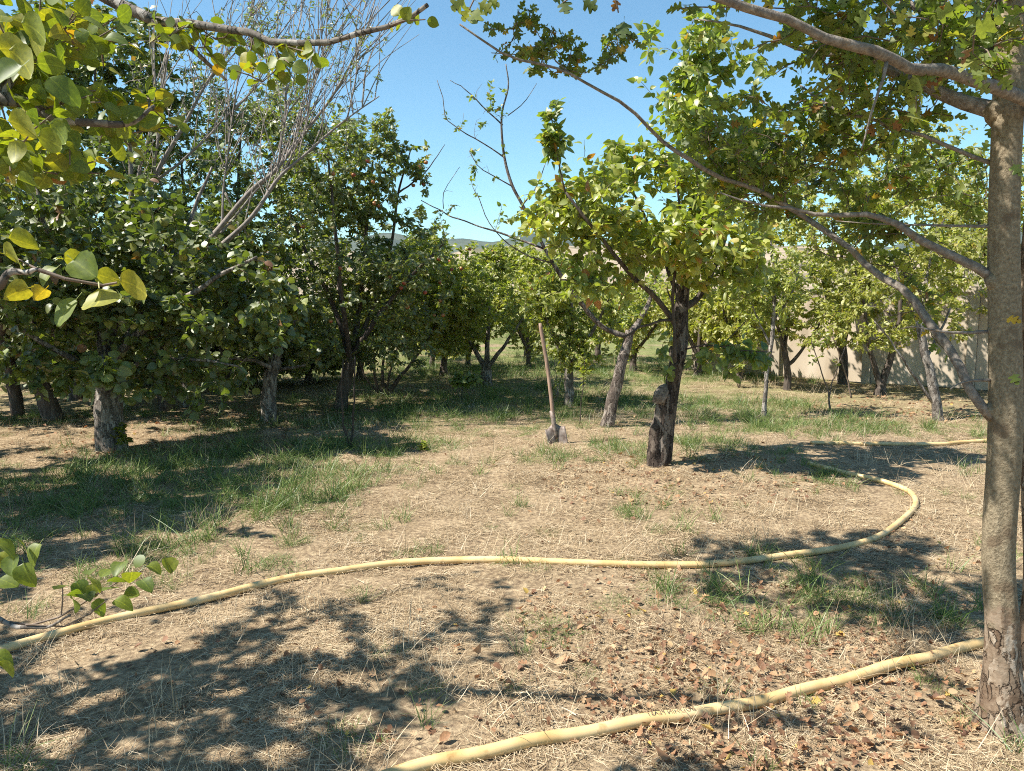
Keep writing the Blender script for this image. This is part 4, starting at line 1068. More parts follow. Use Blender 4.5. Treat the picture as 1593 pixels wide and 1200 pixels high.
orchard('apple_tree', 'low many stemmed tree on a leafy patch just right of the apple tree', (598, 616), [(597, 606, 0), (596, 596, 0)],
        [([(590, 612, 0), (583, 580, 0), (580, 520, 0), (575, 450, 0)], .03, .01), ([(596, 612, 0), (596, 570, 0), (602, 500, .1), (610, 420, .1)], .03, .01),
         ([(604, 612, 0), (620, 590, 0), (640, 565, 0), (665, 530, 0), (690, 480, 0)], .04, .012), ([(590, 612, 0), (570, 590, 0), (555, 550, 0)], .018, .008), ([(600, 612, 0), (612, 560, -.2), (640, 480, -.3)], .02, .01)],
        [(640, 470, 95, 75, 0, .9), (700, 435, 70, 70, .1, .8), (650, 400, 50, 45, .1, .6), (600, 530, 55, 30, 0, .5), (690, 380, 30, 45, .2, .3), (720, 500, 50, 45, .2, .6)], 820, mat='far', leaf=.065, seed=62, r0=.05, apples=[(690 + rA.random() * 50, 380 + rA.random() * 80) for _ in range(6)])
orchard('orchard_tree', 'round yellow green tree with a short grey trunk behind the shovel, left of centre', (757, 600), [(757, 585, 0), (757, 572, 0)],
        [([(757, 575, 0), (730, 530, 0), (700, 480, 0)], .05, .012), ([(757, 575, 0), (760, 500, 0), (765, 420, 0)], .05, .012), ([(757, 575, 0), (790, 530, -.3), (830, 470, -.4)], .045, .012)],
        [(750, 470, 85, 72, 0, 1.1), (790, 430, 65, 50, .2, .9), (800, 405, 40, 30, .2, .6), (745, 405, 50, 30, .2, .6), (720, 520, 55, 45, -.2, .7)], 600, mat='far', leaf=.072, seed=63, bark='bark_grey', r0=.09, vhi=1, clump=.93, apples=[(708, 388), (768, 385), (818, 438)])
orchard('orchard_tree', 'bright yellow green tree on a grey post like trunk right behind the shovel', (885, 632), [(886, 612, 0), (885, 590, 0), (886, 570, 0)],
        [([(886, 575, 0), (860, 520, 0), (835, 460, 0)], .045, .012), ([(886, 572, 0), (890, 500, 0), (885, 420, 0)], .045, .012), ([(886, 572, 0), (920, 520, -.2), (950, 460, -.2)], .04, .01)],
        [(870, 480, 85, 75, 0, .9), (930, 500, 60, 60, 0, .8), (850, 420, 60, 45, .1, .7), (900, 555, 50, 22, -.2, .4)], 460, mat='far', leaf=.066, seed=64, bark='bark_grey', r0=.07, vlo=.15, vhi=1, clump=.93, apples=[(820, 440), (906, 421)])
orchard('young_tree', 'young tree with a thin pale straight trunk on the green strip at right', (1188, 652), [(1190, 620, 0), (1193, 580, 0), (1200, 530, 0), (1204, 480, 0), (1205, 420, 0)],
        [([(1200, 540, 0), (1180, 500, 0), (1160, 450, 0)], .014, .005), ([(1203, 500, 0), (1230, 460, .1), (1250, 400, .1)], .014, .005), ([(1205, 440, 0), (1200, 380, 0), (1190, 320, 0)], .016, .005)],
        [(1205, 430, 55, 80, 0, .5), (1170, 470, 35, 50, 0, .4), (1250, 420, 40, 50, .1, .4)], 150, mat='far', leaf=.055, seed=65, bark='bark_grey', r0=.03, twigmat='twig_grey', vlo=.1)
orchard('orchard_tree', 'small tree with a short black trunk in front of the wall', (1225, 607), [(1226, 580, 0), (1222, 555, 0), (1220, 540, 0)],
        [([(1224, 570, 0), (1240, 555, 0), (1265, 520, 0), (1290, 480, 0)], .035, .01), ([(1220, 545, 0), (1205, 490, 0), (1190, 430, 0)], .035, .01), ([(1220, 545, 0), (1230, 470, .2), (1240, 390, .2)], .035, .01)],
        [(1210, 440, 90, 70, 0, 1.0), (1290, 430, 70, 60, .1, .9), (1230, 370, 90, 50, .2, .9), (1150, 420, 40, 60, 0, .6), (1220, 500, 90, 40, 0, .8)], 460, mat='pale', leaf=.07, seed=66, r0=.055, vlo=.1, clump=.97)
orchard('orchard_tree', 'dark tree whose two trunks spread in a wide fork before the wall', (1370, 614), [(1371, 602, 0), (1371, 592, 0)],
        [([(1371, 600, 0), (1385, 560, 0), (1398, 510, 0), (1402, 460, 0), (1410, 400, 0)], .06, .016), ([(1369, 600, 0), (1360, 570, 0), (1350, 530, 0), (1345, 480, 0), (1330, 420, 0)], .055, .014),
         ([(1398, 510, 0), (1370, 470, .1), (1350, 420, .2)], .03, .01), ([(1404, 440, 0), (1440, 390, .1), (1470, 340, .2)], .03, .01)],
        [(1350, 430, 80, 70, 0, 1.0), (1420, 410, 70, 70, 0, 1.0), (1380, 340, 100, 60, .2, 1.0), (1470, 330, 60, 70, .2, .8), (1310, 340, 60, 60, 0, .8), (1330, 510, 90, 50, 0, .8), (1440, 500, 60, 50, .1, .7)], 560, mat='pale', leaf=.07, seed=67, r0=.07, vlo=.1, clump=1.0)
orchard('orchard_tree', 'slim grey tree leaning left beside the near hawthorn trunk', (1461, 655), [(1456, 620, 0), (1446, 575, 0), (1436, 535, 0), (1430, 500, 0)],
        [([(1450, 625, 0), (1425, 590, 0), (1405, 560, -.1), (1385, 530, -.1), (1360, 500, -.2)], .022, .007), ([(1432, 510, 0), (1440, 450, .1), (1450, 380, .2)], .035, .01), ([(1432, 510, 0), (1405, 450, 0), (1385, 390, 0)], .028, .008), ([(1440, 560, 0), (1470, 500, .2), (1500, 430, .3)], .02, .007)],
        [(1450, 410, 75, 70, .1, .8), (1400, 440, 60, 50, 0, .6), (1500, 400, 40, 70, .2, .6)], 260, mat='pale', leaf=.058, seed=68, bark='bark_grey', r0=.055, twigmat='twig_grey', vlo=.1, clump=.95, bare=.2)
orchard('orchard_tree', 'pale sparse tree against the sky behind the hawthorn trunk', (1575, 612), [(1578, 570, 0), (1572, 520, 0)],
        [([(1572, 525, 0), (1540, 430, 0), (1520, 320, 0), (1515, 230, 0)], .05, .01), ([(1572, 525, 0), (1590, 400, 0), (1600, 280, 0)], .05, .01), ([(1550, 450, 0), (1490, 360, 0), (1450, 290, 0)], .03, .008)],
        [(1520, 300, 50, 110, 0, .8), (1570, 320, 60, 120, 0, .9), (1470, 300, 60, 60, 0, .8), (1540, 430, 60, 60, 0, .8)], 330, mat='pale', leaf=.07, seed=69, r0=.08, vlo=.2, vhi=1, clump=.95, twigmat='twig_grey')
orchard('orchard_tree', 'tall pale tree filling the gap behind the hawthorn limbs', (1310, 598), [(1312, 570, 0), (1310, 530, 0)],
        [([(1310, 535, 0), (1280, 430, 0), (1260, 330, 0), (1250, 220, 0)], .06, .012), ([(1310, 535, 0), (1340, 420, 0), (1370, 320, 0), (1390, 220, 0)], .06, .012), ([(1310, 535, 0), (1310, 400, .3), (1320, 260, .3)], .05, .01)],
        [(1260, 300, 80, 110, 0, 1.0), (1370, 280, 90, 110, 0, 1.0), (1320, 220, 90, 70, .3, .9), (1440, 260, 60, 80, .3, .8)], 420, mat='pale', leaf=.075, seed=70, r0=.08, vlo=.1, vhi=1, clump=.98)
# tall green tree behind the bare limbs
orchard('orchard_tree', 'tall mid green tree behind the bare limbs, left of the apple tree', (350, 609), [(350, 590, 0), (352, 550, 0)],
        [([(352, 555, 0), (310, 440, 0), (290, 330, 0), (280, 230, 0)], .06, .012), ([(352, 555, 0), (360, 420, 0), (370, 300, 0), (375, 190, 0)], .06, .012), ([(352, 555, 0), (410, 430, 0), (450, 330, 0), (480, 230, 0)], .06, .012)],
        [(300, 320, 100, 130, 0, 1.2), (400, 300, 100, 130, 0, 1.2), (480, 300, 70, 110, 0, 1.0), (340, 440, 130, 100, 0, 1.2), (450, 220, 70, 50, 0, .8), (400, 500, 120, 60, 0, 1.0), (500, 430, 60, 90, 0, .8), (300, 175, 100, 75, 0, .9), (420, 175, 100, 70, 0, .9), (525, 210, 55, 70, 0, .7)], 1350, shape='narrow', mat='apple', leaf=.08, seed=71, r0=.1, clump=.95)
orchard('orchard_tree', 'dense green tree at the upper left behind the nearest leaves', (120, 622), [(120, 590, 0), (122, 550, 0)],
        [([(122, 555, 0), (80, 400, 0), (60, 250, 0), (60, 100, 0)], .07, .012), ([(122, 555, 0), (130, 400, 0), (140, 250, 0), (150, 80, 0)], .07, .012), ([(122, 555, 0), (190, 400, 0), (210, 250, 0), (220, 100, 0)], .06, .012)],
        [(60, 250, 120, 150, 0, 1.3), (160, 230, 90, 160, 0, 1.3), (100, 100, 110, 90, 0, 1.0), (100, 420, 170, 110, 0, 1.3), (220, 150, 50, 100, 0, .8), (150, 60, 130, 70, 0, .9)], 850, shape='ovate', mat='quince', leaf=.1, seed=72, r0=.1, clump=.95, spacing=.045)
# thicket behind the quinces
for k, (px, py, x, y, rx, ry, lab) in enumerate([(60, 600, 60, 520, 90, 75, 'low thick tree behind the trunks at the far left edge'), (180, 598, 180, 520, 90, 75, 'low thick tree straight behind the nearest quince trunk'), (300, 597, 300, 520, 90, 75, 'low thick tree between the two quince trunks, behind them'), (395, 596, 400, 520, 80, 70, 'low thick tree behind the second quince trunk'), (480, 592, 480, 520, 70, 60, 'low thick tree behind the gap between second quince and apple tree')]):
    orchard('thicket_tree', lab, (px, py), [(px, py - 12, 0), (px + 2, py - 22, 0)], [([(px + 2, py - 20, 0), (x - rx * .5, y, 0), (x - rx * .7, y - ry * .5, 0)], .04, .01), ([(px + 2, py - 20, 0), (x, y, 0), (x + 5, y - ry * .7, 0)], .04, .01), ([(px + 2, py - 20, 0), (x + rx * .5, y, 0), (x + rx * .7, y - ry * .4, 0)], .04, .01)],
            [(x, y, rx, ry, 0, 1.1), (x, y + ry * .6, rx * 1.1, ry * .45, -.2, .9)], 300, mat='quince', leaf=.1, seed=130 + k, r0=.06, clump=1.0)
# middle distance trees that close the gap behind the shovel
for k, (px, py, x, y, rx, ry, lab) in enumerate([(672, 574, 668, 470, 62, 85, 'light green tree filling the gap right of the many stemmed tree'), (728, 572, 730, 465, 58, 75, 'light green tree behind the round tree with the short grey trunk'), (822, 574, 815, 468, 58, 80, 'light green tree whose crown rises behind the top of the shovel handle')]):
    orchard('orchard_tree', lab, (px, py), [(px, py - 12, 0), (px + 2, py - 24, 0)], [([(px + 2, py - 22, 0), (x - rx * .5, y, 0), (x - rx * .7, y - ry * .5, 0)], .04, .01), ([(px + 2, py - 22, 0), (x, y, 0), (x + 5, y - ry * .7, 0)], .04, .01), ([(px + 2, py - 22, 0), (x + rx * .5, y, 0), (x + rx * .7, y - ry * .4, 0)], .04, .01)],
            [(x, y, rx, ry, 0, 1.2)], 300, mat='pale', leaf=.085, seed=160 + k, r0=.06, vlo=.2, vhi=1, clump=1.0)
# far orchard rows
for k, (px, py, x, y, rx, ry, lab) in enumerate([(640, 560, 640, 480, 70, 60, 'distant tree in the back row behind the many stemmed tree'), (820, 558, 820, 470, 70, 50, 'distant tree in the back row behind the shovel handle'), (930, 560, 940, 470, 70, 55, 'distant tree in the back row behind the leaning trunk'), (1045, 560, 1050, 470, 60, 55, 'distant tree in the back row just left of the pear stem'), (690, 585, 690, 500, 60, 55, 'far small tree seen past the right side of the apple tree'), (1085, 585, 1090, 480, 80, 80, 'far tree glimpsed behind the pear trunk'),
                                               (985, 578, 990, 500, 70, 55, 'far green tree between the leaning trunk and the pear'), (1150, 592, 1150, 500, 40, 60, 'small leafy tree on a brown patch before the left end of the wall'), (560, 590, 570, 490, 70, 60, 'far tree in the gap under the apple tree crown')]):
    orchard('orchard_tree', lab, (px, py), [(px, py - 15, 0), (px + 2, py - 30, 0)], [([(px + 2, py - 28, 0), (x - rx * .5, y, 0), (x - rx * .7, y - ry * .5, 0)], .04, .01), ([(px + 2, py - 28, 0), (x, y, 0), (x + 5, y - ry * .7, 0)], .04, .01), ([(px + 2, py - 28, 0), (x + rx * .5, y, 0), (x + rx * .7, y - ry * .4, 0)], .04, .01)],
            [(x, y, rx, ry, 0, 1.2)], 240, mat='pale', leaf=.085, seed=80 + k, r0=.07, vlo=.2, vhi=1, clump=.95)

# ------------------------------------------------------------------ saplings and little plants
def plant(name, label, base_px, stems, leaves, leaf=.06, mat='pear', shape='ovate', twigmat='twig_dark', cat='plant', seed=90, r=.006, stemname='stem', vlo=.1, vhi=.8, bare=0., fine=True, d=0):
    b = G(*base_px); D = b[1]
    t = Tree(name, label, b, cat=cat, bark='bark_dark', twigmat=twigmat, seed=seed)
    for pts in stems:
        t.limb([b + (0, 0, -.02)] + [P(x, y, D + (a[2] if len(a) > 2 else 0)) for a in pts for x, y in [a[:2]]], r, r * .5, stemname, 6, world=True, attach=.4, mat=M[twigmat], rough=.05)
    if leaves:
        t.fill([(x, y, rx, ry, D, rd) for x, y, rx, ry, rd in leaves[0]], leaves[1], leaf=leaf, spacing=.03, run=.1, tip=.0015, vlo=vlo, vhi=vhi, maxlen=.5, bare=bare)
        done(t, shape, mat, 0, fine)
    else:
        t.twigs_mesh()
    return t
plant('sapling', 'thin dark bare sapling with two stems in a narrow V by the shadow tip', (545, 697), [[(549, 660), (551, 610), (552, 555)], [(539, 680), (533, 650), (531, 600), (534, 560)]], None, r=.015, cat='sapling', seed=91)
plant('seedling', 'broad leaved seedling standing in the grass left of the shovel', (718, 630), [[(719, 610), (721, 595)]], ([(720, 590, 32, 12, .2)], 16), .1, cat='plant', seed=92, vlo=0, vhi=.5)
plant('seedling', 'small green sucker sprouting against the nearest quince trunk', (183, 702), [[(182, 685), (186, 665)]], ([(186, 676, 12, 18, .08)], 9), .075, 'apricot', 'ovate', seed=93)
plant('weed', 'bright green leafy weed at the tip of the shadow by the V sapling', (654, 702), [[(654, 695), (655, 690)]], ([(655, 693, 9, 8, .06)], 7), .05, 'pear', 'ovate', seed=94, vlo=.5, vhi=.9)
plant('sapling', 'thin grey sapling before the wall right of the black trunk', (1292, 640), [[(1288, 610), (1275, 570), (1262, 530)], [(1290, 615), (1300, 580), (1315, 540)]], ([(1275, 540, 25, 40, .3)], 14), .05, 'far', seed=95, r=.012, cat='sapling', twigmat='twig')
plant('sapling', 'slanting dark sapling in the dry grass left of the forked trunks', (1325, 620), [[(1318, 590), (1305, 550), (1290, 510)]], ([(1300, 510, 25, 40, .3)], 14), .05, 'far', seed=96, r=.014, cat='sapling', twigmat='twig')
plant('shrub', 'dry twiggy shrub around the foot of the grey post like trunk', (868, 618), [[(866, 590), (862, 560)], [(872, 590), (880, 570)], [(862, 600), (855, 575)]], ([(868, 585, 20, 25, .2)], 16), .045, 'far', seed=97, r=.008, cat='shrub', twigmat='twig_grey', bare=.4)
plant('sapling', 'thin dark whip sapling between the shovel and the leaning trunk', (902, 660), [[(904, 630), (908, 590), (910, 550)]], ([(908, 575, 14, 35, .15)], 12), .05, 'far', seed=98, r=.007, cat='sapling')
plant('shrub', 'leafy shrub with bare stems on the brown patch right of the pear stem', (1150, 604), [[(1148, 575), (1145, 550)], [(1156, 575), (1160, 545)], [(1140, 580), (1132, 560)]], ([(1148, 560, 35, 30, .3)], 26), .06, 'far', seed=99, r=.01, cat='shrub', twigmat='twig')

# ------------------------------------------------------------------ shovel
M['handle'] = mat_noise('worn wooden handle', [(.3, (.17, .11, .08)), (.6, (.32, .215, .155)), (.8, (.4, .29, .225))], 10, .7, .3, stretch=(6, 6, .6))
M['steel'] = mat_noise('rusty shovel steel', [(.35, (.12, .085, .068)), (.55, (.25, .2, .17)), (.75, (.34, .29, .255))], 22, .6, .3, metal=.2)
sb = G(867, 690)
D = sb[1]
sh = empty('shovel', sb, 'old wooden handled shovel stuck upright in the dry grass', 'shovel')
top = P(840, 503, D + .12) - sb; neck = P(861, 655, D + .02) - sb
path = catmull([top, top * .62 + neck * .38 + (.012, 0, 0), top * .3 + neck * .7 + (.01, 0, 0), neck], 26)
rad = np.full(26, .0185); rad[0] = .014; rad[1] = .0185; rad[-3:] = [.019, .02, .021]
V, fs = tube(path, rad, 12, .06, 40, True, 2)
obj('handle', mesh_np('handle', V, fs, True, None, [M['handle']]), sh)
ax = unit((P(869, 700, D - .02) - sb) - neck); sd = unit(np.array([1, .1, 0]) - ax * np.dot(np.array([1, .1, 0]), ax)); nr = np.cross(sd, ax)
rows = []
nu, nv = 15, 10
hw = 16.2 * D / FPX
BV = []
for iv in range(nv):
    v = iv / (nv - 1)
    for iu in range(nu):
        u = -1 + 2 * iu / (nu - 1)
        top_y = .045 + .02 * np.cos(u * np.pi * 1.0) * -1 - .03 * abs(u) ** 3 + .035 * (1 - abs(u)) * -1 + .03
        w = hw * (1 if v < .55 else 1 - .35 * ((v - .55) / .45) ** 2)
        y = top_y + (.33 - top_y) * v
        dep = .028 * u * u - .022 * math.exp(-(u / .13) ** 2) * (1 - v * .75) - .02 * math.exp(-v * 9) * (abs(u) > .2)
        BV.append(neck + ax * y + sd * u * w - nr * dep)
BV = np.array(BV)
th = nr * .0025
i, j = np.meshgrid(np.arange(nv - 1), np.arange(nu - 1), indexing='ij')
F1 = np.stack([i * nu + j, i * nu + j + 1, (i + 1) * nu + j + 1, (i + 1) * nu + j], -1).reshape(-1, 4)
F2 = F1[:, ::-1] + len(BV)
edge = [k for k in range(nu)] + [k * nu + nu - 1 for k in range(1, nv)] + [(nv - 1) * nu + k for k in range(nu - 2, -1, -1)] + [k * nu for k in range(nv - 2, 0, -1)]
F3 = np.array([(edge[k], edge[k - 1], edge[k - 1] + len(BV), edge[k] + len(BV)) for k in range(len(edge))])
obj('blade', mesh_np('blade', np.vstack([BV + th, BV - th]), np.vstack([F1, F2, F3]), True, None, [M['steel']]), sh)
V, fs = tube([neck - ax * .10, neck, neck + ax * .09, neck + ax * .2], [.0225, .0225, .018, .006], 12, .03, 30, True, 1)
obj('socket', mesh_np('socket', V, fs, True, None, [M['steel']]), sh)

# ------------------------------------------------------------------ hoses
def mat_hose():
    m, nt, out = nodes('cream plastic hose')
    L = nt.links.new
    tc = nt.nodes.new('ShaderNodeTexCoord')
    n = nt.nodes.new('ShaderNodeTexNoise'); n.inputs['Scale'].default_value = 7; n.inputs['Detail'].default_value = 5
    L(tc.outputs['Object'], n.inputs['Vector'])
    c = ramp(nt, n.outputs['Fac'], [(.3, (.5, .32, .125)), (.5, (.67, .465, .215)), (.72, (.73, .54, .29))])
    n2 = nt.nodes.new('ShaderNodeTexNoise'); n2.inputs['Scale'].default_value = 16; n2.inputs['Detail'].default_value = 6
    L(tc.outputs['Object'], n2.inputs['Vector'])
    dirt = ramp(nt, n2.outputs['Fac'], [(.62, (1, 1, 1)), (.72, (.55, .45, .35))])
    mx = nt.nodes.new('ShaderNodeMix'); mx.data_type = 'RGBA'; mx.blend_type = 'MULTIPLY'; mx.inputs[0].default_value = .75
    L(c, mx.inputs[6]); L(dirt, mx.inputs[7])
    p = nt.nodes.new('ShaderNodeBsdfPrincipled'); p.inputs['Roughness'].default_value = .42; p.inputs['Specular IOR Level'].default_value = .4
    p.inputs['Subsurface Weight'].default_value = .0
    L(mx.outputs[2], p.inputs['Base Color']); L(p.outputs[0], out.inputs[0])
    return m
M['hose'] = mat_hose()
M['ink'] = mat_noise('dark hose print', [(.3, (.05, .04, .03)), (.7, (.12, .1, .08))], 60, .7, 0)
HOSE = []
def hose(label, pts, r, squash=.9, lift=.0):
    g = np.array([G(x, y) for x, y in pts])
    n = max(60, int(sum(np.linalg.norm(b - a) for a, b in zip(g[:-1], g[1:])) / .03))
    path = catmull(g, n)
    s = np.linspace(0, 1, n)
    hz_ = height(path[:, 0], path[:, 1]); kz = np.ones(25) / 25
    hz_ = np.convolve(np.pad(hz_, 12, mode='edge'), kz, mode='valid')           # the hose bridges the small dips
    path[:, 2] = hz_ + r * .85 + .002 + .002 * np.sin(s * 37) + lift
    path[:, :2] += np.stack([np.sin(s * 41), np.cos(s * 53)], -1) * .004
    o0 = path[0].copy(); o0[2] = 0
    V, fs = tube(path - o0, np.full(n, r), 16, .012, 12, True, 3, .02)
    o = obj('hose', mesh_np('hose', V, fs, True, None, [M['hose']]))
    o.location = o0
    tag(o, label, 'hose', 'cream irrigation hoses on the ground')
    HOSE.append((o, path, r))
    return o, path
hose('long cream hose curving across the middle of the dry clearing', [(-120, 1075), (0, 1020), (110, 986), (220, 958), (320, 938), (430, 909), (520, 893), (620, 882), (750, 876), (880, 878), (980, 884), (1080, 884), (1160, 877), (1240, 868), (1310, 856), (1370, 836), (1412, 808), (1424, 785), (1412, 768), (1378, 754), (1340, 745), (1300, 736), (1258, 723)], .0195)
near, npath = hose('thick cream hose with faded print, closest, running to the hawthorn foot', [(480, 1262), (640, 1206), (760, 1176), (880, 1152), (1000, 1132), (1100, 1115), (1200, 1094), (1300, 1068), (1400, 1042), (1470, 1022), (1530, 1006), (1590, 994)], .0225)
hose('straight pale hose lying furthest back, right of the pear tree', [(1262, 692), (1300, 692), (1380, 694), (1450, 694), (1530, 689), (1640, 682)], .0195)

# faded print on the near hose, reading from the far side
cu = bpy.data.curves.new('print', 'FONT'); cu.body = 'DOLPHIN PLAST'; cu.size = 1.0; cu.resolution_u = 2
tmp = bpy.data.objects.new('print', cu); COL.objects.link(tmp)
dg = bpy.context.evaluated_depsgraph_get()
me0 = bpy.data.meshes.new_from_object(tmp.evaluated_get(dg))
tv = np.empty(len(me0.vertices) * 3, np.float32); me0.vertices.foreach_get('co', tv); tv = tv.reshape(-1, 3)
faces = [tuple(p.vertices) for p in me0.polygons]
bpy.data.objects.remove(tmp)
px, py, _ = project(npath)
kend = int(np.argmin(np.abs(px - 1079))); kbeg = int(np.argmin(np.abs(px - 1008)))
cum = np.concatenate([[0], np.cumsum(np.linalg.norm(np.diff(npath, axis=0), axis=1))])
s1 = cum[kend]; span = s1 - cum[kbeg]
sc = span / (tv[:, 0].max() - tv[:, 0].min()); hs = .015
T_, N_, B_ = frames(npath)
out = []
r = .0225
for x, y, z in tv:
    s = s1 - (x - tv[:, 0].min()) * sc
    k = int(np.clip(np.searchsorted(cum, s) - 1, 0, len(cum) - 2)); w = (s - cum[k]) / (cum[k + 1] - cum[k])
    c = npath[k] * (1 - w) + npath[k + 1] * w
    tn = T_[k]
    away = np.array([-tn[1], tn[0], 0]); away = unit(away)
    away = away if away[1] > 0 else -away
    upv = np.cross(tn, away); upv = upv if upv[2] > 0 else -upv
    a = math.radians(104) + (.5 - y / .72) * hs / r
    out.append(c + (math.cos(a) * away + math.sin(a) * upv) * (r * 1.04 + .0022))
me = bpy.data.meshes.new('print'); me.from_pydata([tuple(p - np.array(near.location)) for p in out], [], faces); me.materials.append(M['ink'])
obj('print', me, near)

# ------------------------------------------------------------------ ground cover
def blade_tuft(n, rad, lmin, lmax, wid, tilt, seg, seed, curl=.6, vlo=0, vhi=1):
    r = np.random.default_rng(seed)
    Vs, Fs, vs, off = [], [], [], 0
    for _ in range(n):
        a = r.random() * 6.283; q = rad * math.sqrt(r.random())
        p = np.array([math.cos(a) * q, math.sin(a) * q, -.004])
        az = r.random() * 6.283
        el = r.uniform(*tilt)
        d = np.array([math.cos(az) * math.cos(el), math.sin(az) * math.cos(el), math.sin(el)])
        ln = r.uniform(lmin, lmax); w = wid * r.uniform(.6, 1.3)
        sd = unit(np.cross(d, [0, 0, 1]) + r.normal(size=3) * .25)
        bend = np.array([math.cos(az + r.normal() * .7), math.sin(az + r.normal() * .7), -r.random()]) * curl * r.random()
        v = r.uniform(vlo, vhi)
        for k in range(seg + 1):
            t = k / seg
            c = p + d * ln * t + bend * ln * t * t
            c[2] = max(c[2], .001 + .004 * r.random())
            ww = w * (1 - t ** 2 * .85)
            Vs += [c - sd * ww / 2, c + sd * ww / 2]
            vs += [v, v]
        for k in range(seg):
            Fs.append((off + 2 * k, off + 2 * k + 1, off + 2 * k + 3, off + 2 * k + 2))
        off += 2 * (seg + 1)
    return np.array(Vs), np.array(Fs), np.array(vs)

def source_collection(name, meshes):
    c = bpy.data.collections.new(name)
    for k, me in enumerate(meshes):
        c.objects.link(bpy.data.objects.new('%s_%02d' % (name, k), me))
    return c

def scatter(name, pts, rot, scl, idx, coll):
    me = bpy.data.meshes.new(name)
    me.vertices.add(len(pts)); me.vertices.foreach_set('co', np.ascontiguousarray(pts, np.float32).ravel())
    a = me.attributes.new('rot', 'FLOAT_VECTOR', 'POINT'); a.data.foreach_set('vector', np.ascontiguousarray(rot, np.float32).ravel())
    a = me.attributes.new('scl', 'FLOAT', 'POINT'); a.data.foreach_set('value', np.ascontiguousarray(scl, np.float32))
    a = me.attributes.new('idx', 'INT', 'POINT'); a.data.foreach_set('value', np.ascontiguousarray(idx, np.int32))
    o = obj(name, me, None, 'stuff')
    ng = bpy.data.node_groups.new(name, 'GeometryNodeTree')
    ng.interface.new_socket('Geometry', in_out='INPUT', socket_type='NodeSocketGeometry')
    ng.interface.new_socket('Geometry', in_out='OUTPUT', socket_type='NodeSocketGeometry')
    N = ng.nodes.new; L = ng.links.new
    gi, go = N('NodeGroupInput'), N('NodeGroupOutput')
    ci = N('GeometryNodeCollectionInfo'); ci.inputs[0].default_value = coll; ci.inputs[1].default_value = True; ci.inputs[2].default_value = True
    ip = N('GeometryNodeInstanceOnPoints'); ip.inputs['Pick Instance'].default_value = True
    def na(nm, tp):
        n = N('GeometryNodeInputNamedAttribute'); n.data_type = tp; n.inputs[0].default_value = nm
        return n.outputs[0]
    er = N('FunctionNodeEulerToRotation')
    L(na('rot', 'FLOAT_VECTOR'), er.inputs[0]); L(er.outputs[0], ip.inputs['Rotation'])
    L(na('scl', 'FLOAT'), ip.inputs['Scale']); L(na('idx', 'INT'), ip.inputs['Instance Index'])
    L(gi.outputs[0], ip.inputs['Points']); L(ci.outputs[0], ip.inputs['Instance']); L(ip.outputs[0], go.inputs[0])
    md = o.modifiers.new('scatter', 'NODES'); md.node_group = ng
    return o

def noise2(x, y, f, seed=0):
    return np.array([mnoise.noise(Vector((a * f + seed, b * f - seed, seed * .37))) for a, b in zip(x, y)])

def field(bands, rng):
    """random ground points: bands of (y0, y1, points per square metre), within the camera's view plus a margin"""
    out = []
    for y0, y1, den in bands:
        half = lambda y: y * .72 + .6
        area = (half(y0) + half(y1)) * (y1 - y0)
        n = int(area * den)
        y = rng.uniform(y0, y1, n); x = rng.uniform(-1, 1, n) * half(y1)
        k = np.abs(x) < half(y)
        out.append(np.stack([x[k], y[k]], -1))
    return np.vstack(out)

def ellz(list_px):
    """ground ellipses given where they show in the photo: (px, py, rx, ry, weight)"""
    o = []
    for px, py, rx, ry, w in list_px:
        c = G(px, py); rt = abs(G(px + rx, py)[0] - c[0])
        ya, yb = G(px, py - ry)[1], G(px, min(py + ry, 1400))[1]
        o.append((c[0], (ya + yb) / 2, rt, abs(ya - yb) / 2, w))
    return o
def dens(p, ells):
    d = np.zeros(len(p))
    for cx, cy, rx, ry, w in ells:
        d = np.maximum(d, w * np.exp(-np.clip((((p[:, 0] - cx) / rx) ** 2 + ((p[:, 1] - cy) / ry) ** 2), 0, 30) ** 1.5 * .8))
    return d

gr = np.random.default_rng(77)
# straw mat
sm = [mesh_np('straw', *[(lambda t: t)(x) for x in blade_tuft(170, .17, .035, .12, .0028, (-.05, .42), 2, s, .5)][:2], False, None, [M['straw']]) for s in range(0)]
straw_meshes = []
for s in range(8):
    V, F, v = blade_tuft(230, .17, .022, .085, .0024, (-.05, .45), 2, 100 + s, .5, .05, .95)
    straw_meshes.append(mesh_np('straw', V, F, False, {'v': v}, [M['straw']]))
for s in range(3):
    V, F, v = blade_tuft(26, .12, .07, .2, .0024, (.7, 1.5), 3, 140 + s, .5, .4, 1)
    straw_meshes.append(mesh_np('straw', V, F, False, {'v': v}, [M['straw']]))
cs = source_collection('straw_source', straw_meshes)
p = field([(1.5, 5.2, 52), (5.2, 9.5, 30), (9.5, 17, 12)], gr)
BARE = ellz([(250, 640, 330, 40, .55), (620, 560, 160, 20, .3)])
keep = gr.random(len(p)) > dens(p, BARE)
p = p[keep]
n = len(p)
idx = np.where(gr.random(n) < .86, gr.integers(0, 8, n), gr.integers(8, 11, n))
scl = gr.uniform(.8, 1.25, n) * np.clip(.85 + p[:, 1] * .035, 1, 1.5)
pts = np.column_stack([p, height(p[:, 0], p[:, 1])])
rot = np.column_stack([gr.normal(size=n) * .05, gr.normal(size=n) * .05, gr.random(n) * 6.28])
scatter('straw', pts, rot, scl, idx, cs)
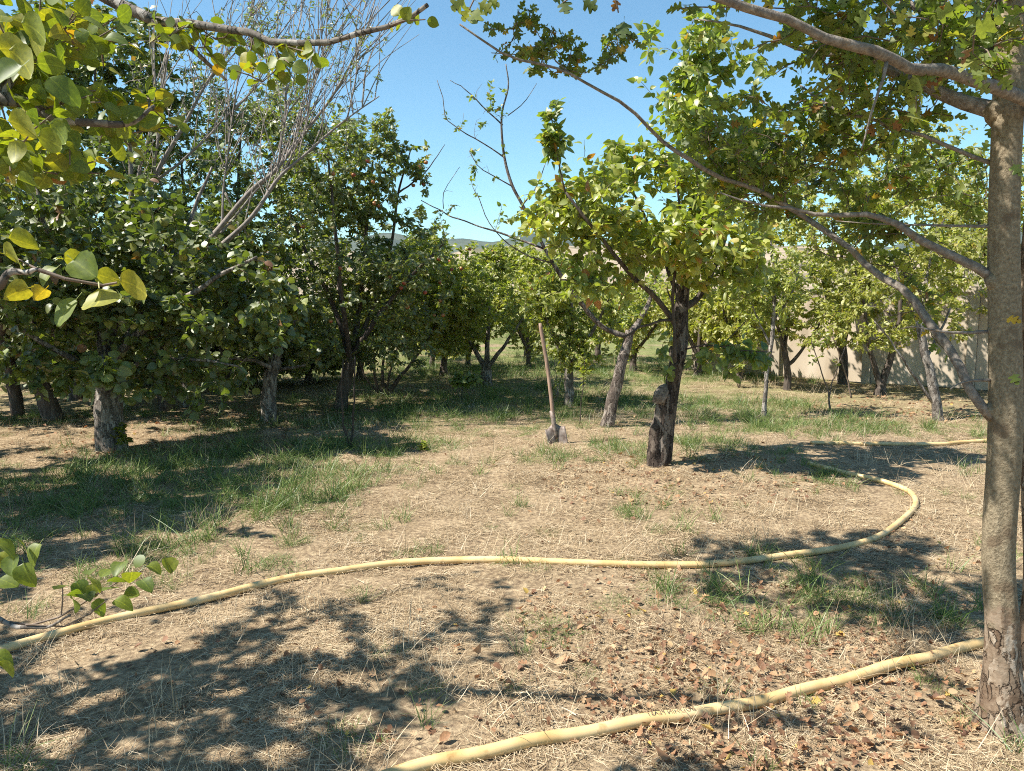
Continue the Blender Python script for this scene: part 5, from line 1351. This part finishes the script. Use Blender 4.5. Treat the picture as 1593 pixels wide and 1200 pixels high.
# green grass
grass_meshes = []
for s in range(6):
    V, F, v = blade_tuft(30, .07, .07, .24, .0048, (.75, 1.5), 4, 200 + s, .75, .05, .85)
    grass_meshes.append(mesh_np('grass', V, F, False, {'v': v}, [M['grass']]))
for s in range(4):
    V, F, v = blade_tuft(90, .14, .03, .1, .0034, (.4, 1.4), 2, 220 + s, .6, .05, .9)
    grass_meshes.append(mesh_np('grass', V, F, False, {'v': v}, [M['grass']]))
cg = source_collection('grass_source', grass_meshes)
GREEN = ellz([(180, 790, 330, 75, 1.0), (330, 740, 250, 45, 1.0), (540, 740, 90, 18, .7), (120, 870, 220, 45, .7), (330, 890, 120, 35, .5), (560, 700, 140, 14, .8), (700, 640, 260, 30, .8), (420, 665, 130, 12, .6),
              (850, 625, 200, 22, .9), (860, 715, 60, 14, .7), (1000, 585, 260, 14, .6), (1130, 640, 90, 22, 1.0), (1240, 635, 70, 16, .9), (1290, 668, 220, 12, .8), (960, 705, 60, 14, .6), (1130, 700, 90, 16, .5),
              (1200, 915, 140, 50, .7), (1090, 950, 110, 60, .5), (1420, 950, 120, 70, .6), (1210, 985, 80, 30, .8), (480, 770, 90, 60, .9), (330, 830, 160, 40, .9), (820, 1010, 60, 50, .4), (620, 1000, 80, 30, .25), (760, 580, 200, 12, .7), (140, 650, 130, 10, .6), (1460, 1090, 90, 60, .35), (1010, 800, 60, 30, .35), (640, 860, 40, 14, .6), (1250, 740, 90, 20, .4)])
p = field([(1.6, 5.2, 130), (5.2, 9.5, 130), (9.5, 18, 70), (18, 32, 10)], gr)
dn = dens(p, GREEN)
nz = noise2(p[:, 0], p[:, 1], 1.9, 3.3)
prob = np.clip(dn * (1.05 + nz * 1.3), 0, 1) + .014 + .03 * (nz > .15) + .25 * (p[:, 1] > 13)
keep = gr.random(len(p)) < prob
p, dn = p[keep], dn[keep]
n = len(p)
idx = np.where(gr.random(n) < np.where(p[:, 1] < 7.5, .55, .35), gr.integers(0, 6, n), gr.integers(6, 10, n))
scl = gr.uniform(.55, 1.1, n) * np.where(dn > .6, 1.0, .8) * np.clip(.85 + p[:, 1] * .03, 1, 1.7)
pts = np.column_stack([p, height(p[:, 0], p[:, 1])])
rot = np.column_stack([gr.normal(size=n) * .1, gr.normal(size=n) * .1, gr.random(n) * 6.28])
scatter('grass', pts, rot, scl, idx, cg)

# fallen leaves: the largest one by one, the rest as litter
def zone_pts(zones, r):
    out = []
    for px, py, rx, ry, n in zones:
        for _ in range(n):
            a = r.random() * 6.283; q = math.sqrt(r.random())
            out.append((px + math.cos(a) * rx * q, py + math.sin(a) * ry * q))
    return out
fr = np.random.default_rng(11)
curled = [lobed_shape(f, c, t) for f, c, t in ((.35, .25, .3), (.55, .15, -.4), (-.3, -.25, .4), (.35, -.3, .2), (.2, .4, -.4))] + [leaf_shape([.15, .3, .55, .8, 1.], [0, .25, .32, .2, 0], f, c, t, 1) for f, c, t in ((.8, .5, .4), (-.5, -.6, .3), (.6, -.4, -.5))]
FM = {}
def fallen_mesh(i, c):
    if (i, c) not in FM:
        V, F = curled[i]
        FM[(i, c)] = mesh_np('fallen_leaf', V, F, True, {'v': np.full(len(V), [.1, .4, .62, .8, .95][c])}, [M['fallen']])
    return FM[(i, c)]
cname = ['dark russet', 'orange brown', 'light orange', 'tan', 'yellow']
hx, hy, _ = project(npath)
mx_, my_, _ = project(HOSE[0][1])
spots = zone_pts([(1200, 1120, 330, 90, 95), (1250, 960, 260, 70, 45), (1000, 1010, 200, 70, 45), (700, 1090, 180, 90, 20), (1050, 760, 200, 35, 30), (900, 820, 150, 40, 12), (300, 1080, 250, 80, 14), (1420, 900, 90, 60, 14)], fr)
for (x, y) in spots:
    if y > 1210 or x > 1540: continue
    g = G(x, y)
    c = int(fr.choice(5, p=[.3, .36, .19, .12, .03])); i = int(fr.integers(0, len(curled)))
    if y > np.interp(x, hx, hy) - 9 and y < np.interp(x, hx, hy) + 12: continue
    o = obj('fallen_leaf', fallen_mesh(i, c), ground)
    s = fr.uniform(.03, .052) * (1.15 if i > 4 else 1)
    o.scale = (s, s, s)
    o.location = (g[0], g[1], g[2] + fr.uniform(.012, .03))
    o.rotation_euler = (fr.normal() * .32, fr.normal() * .32, fr.random() * 6.28)
Vs, Fs, vs, off = [], [], [], 0
for (x, y) in zone_pts([(1230, 1100, 340, 110, 900), (1150, 960, 350, 90, 520), (700, 1060, 500, 120, 180), (1080, 750, 240, 40, 420), (1380, 640, 170, 25, 420), (250, 680, 300, 35, 420), (620, 612, 120, 14, 160), (900, 680, 300, 60, 80), (1420, 900, 120, 90, 100), (250, 640, 330, 20, 300)], fr):
    if y > 1230: continue
    g = G(x, y)
    tv_, tf_ = (curled[int(fr.integers(0, 5))] if y > 860 and fr.random() < .7 else COARSE['round' if fr.random() < .5 else 'ovate'][int(fr.integers(0, 3))])
    s = fr.uniform(.018, .04) * (1.5 if y < 720 else 1)
    rot_ = np.array(Matrix.Rotation(fr.random() * 6.28, 3, 'Z') @ Matrix.Rotation(fr.normal() * .4, 3, 'X') @ Matrix.Rotation(fr.normal() * .4, 3, 'Y'))
    Vs.append((tv_ * (1, 1, 1.3) * s) @ rot_.T + g + (0, 0, fr.uniform(.008, .03))); Fs.append(tf_ + off); off += len(tv_)
    vs.append(np.full(len(tv_), fr.choice([.02, .15, .3, .45, .6, .8, .86, .94], p=[.16, .18, .18, .18, .14, .08, .05, .03])))
obj('leaf_litter', mesh_np('leaf_litter', np.vstack(Vs), np.vstack(Fs), True, {'v': np.concatenate(vs)}, [M['fallen']]), None, 'stuff')
print('LEAVES', TRI)

nt_ = sum(len(o.data.polygons) for o in scene.objects if o.type == 'MESH')
open('/tmp/tri.txt', 'w').write('%d %s' % (nt_, TRI))
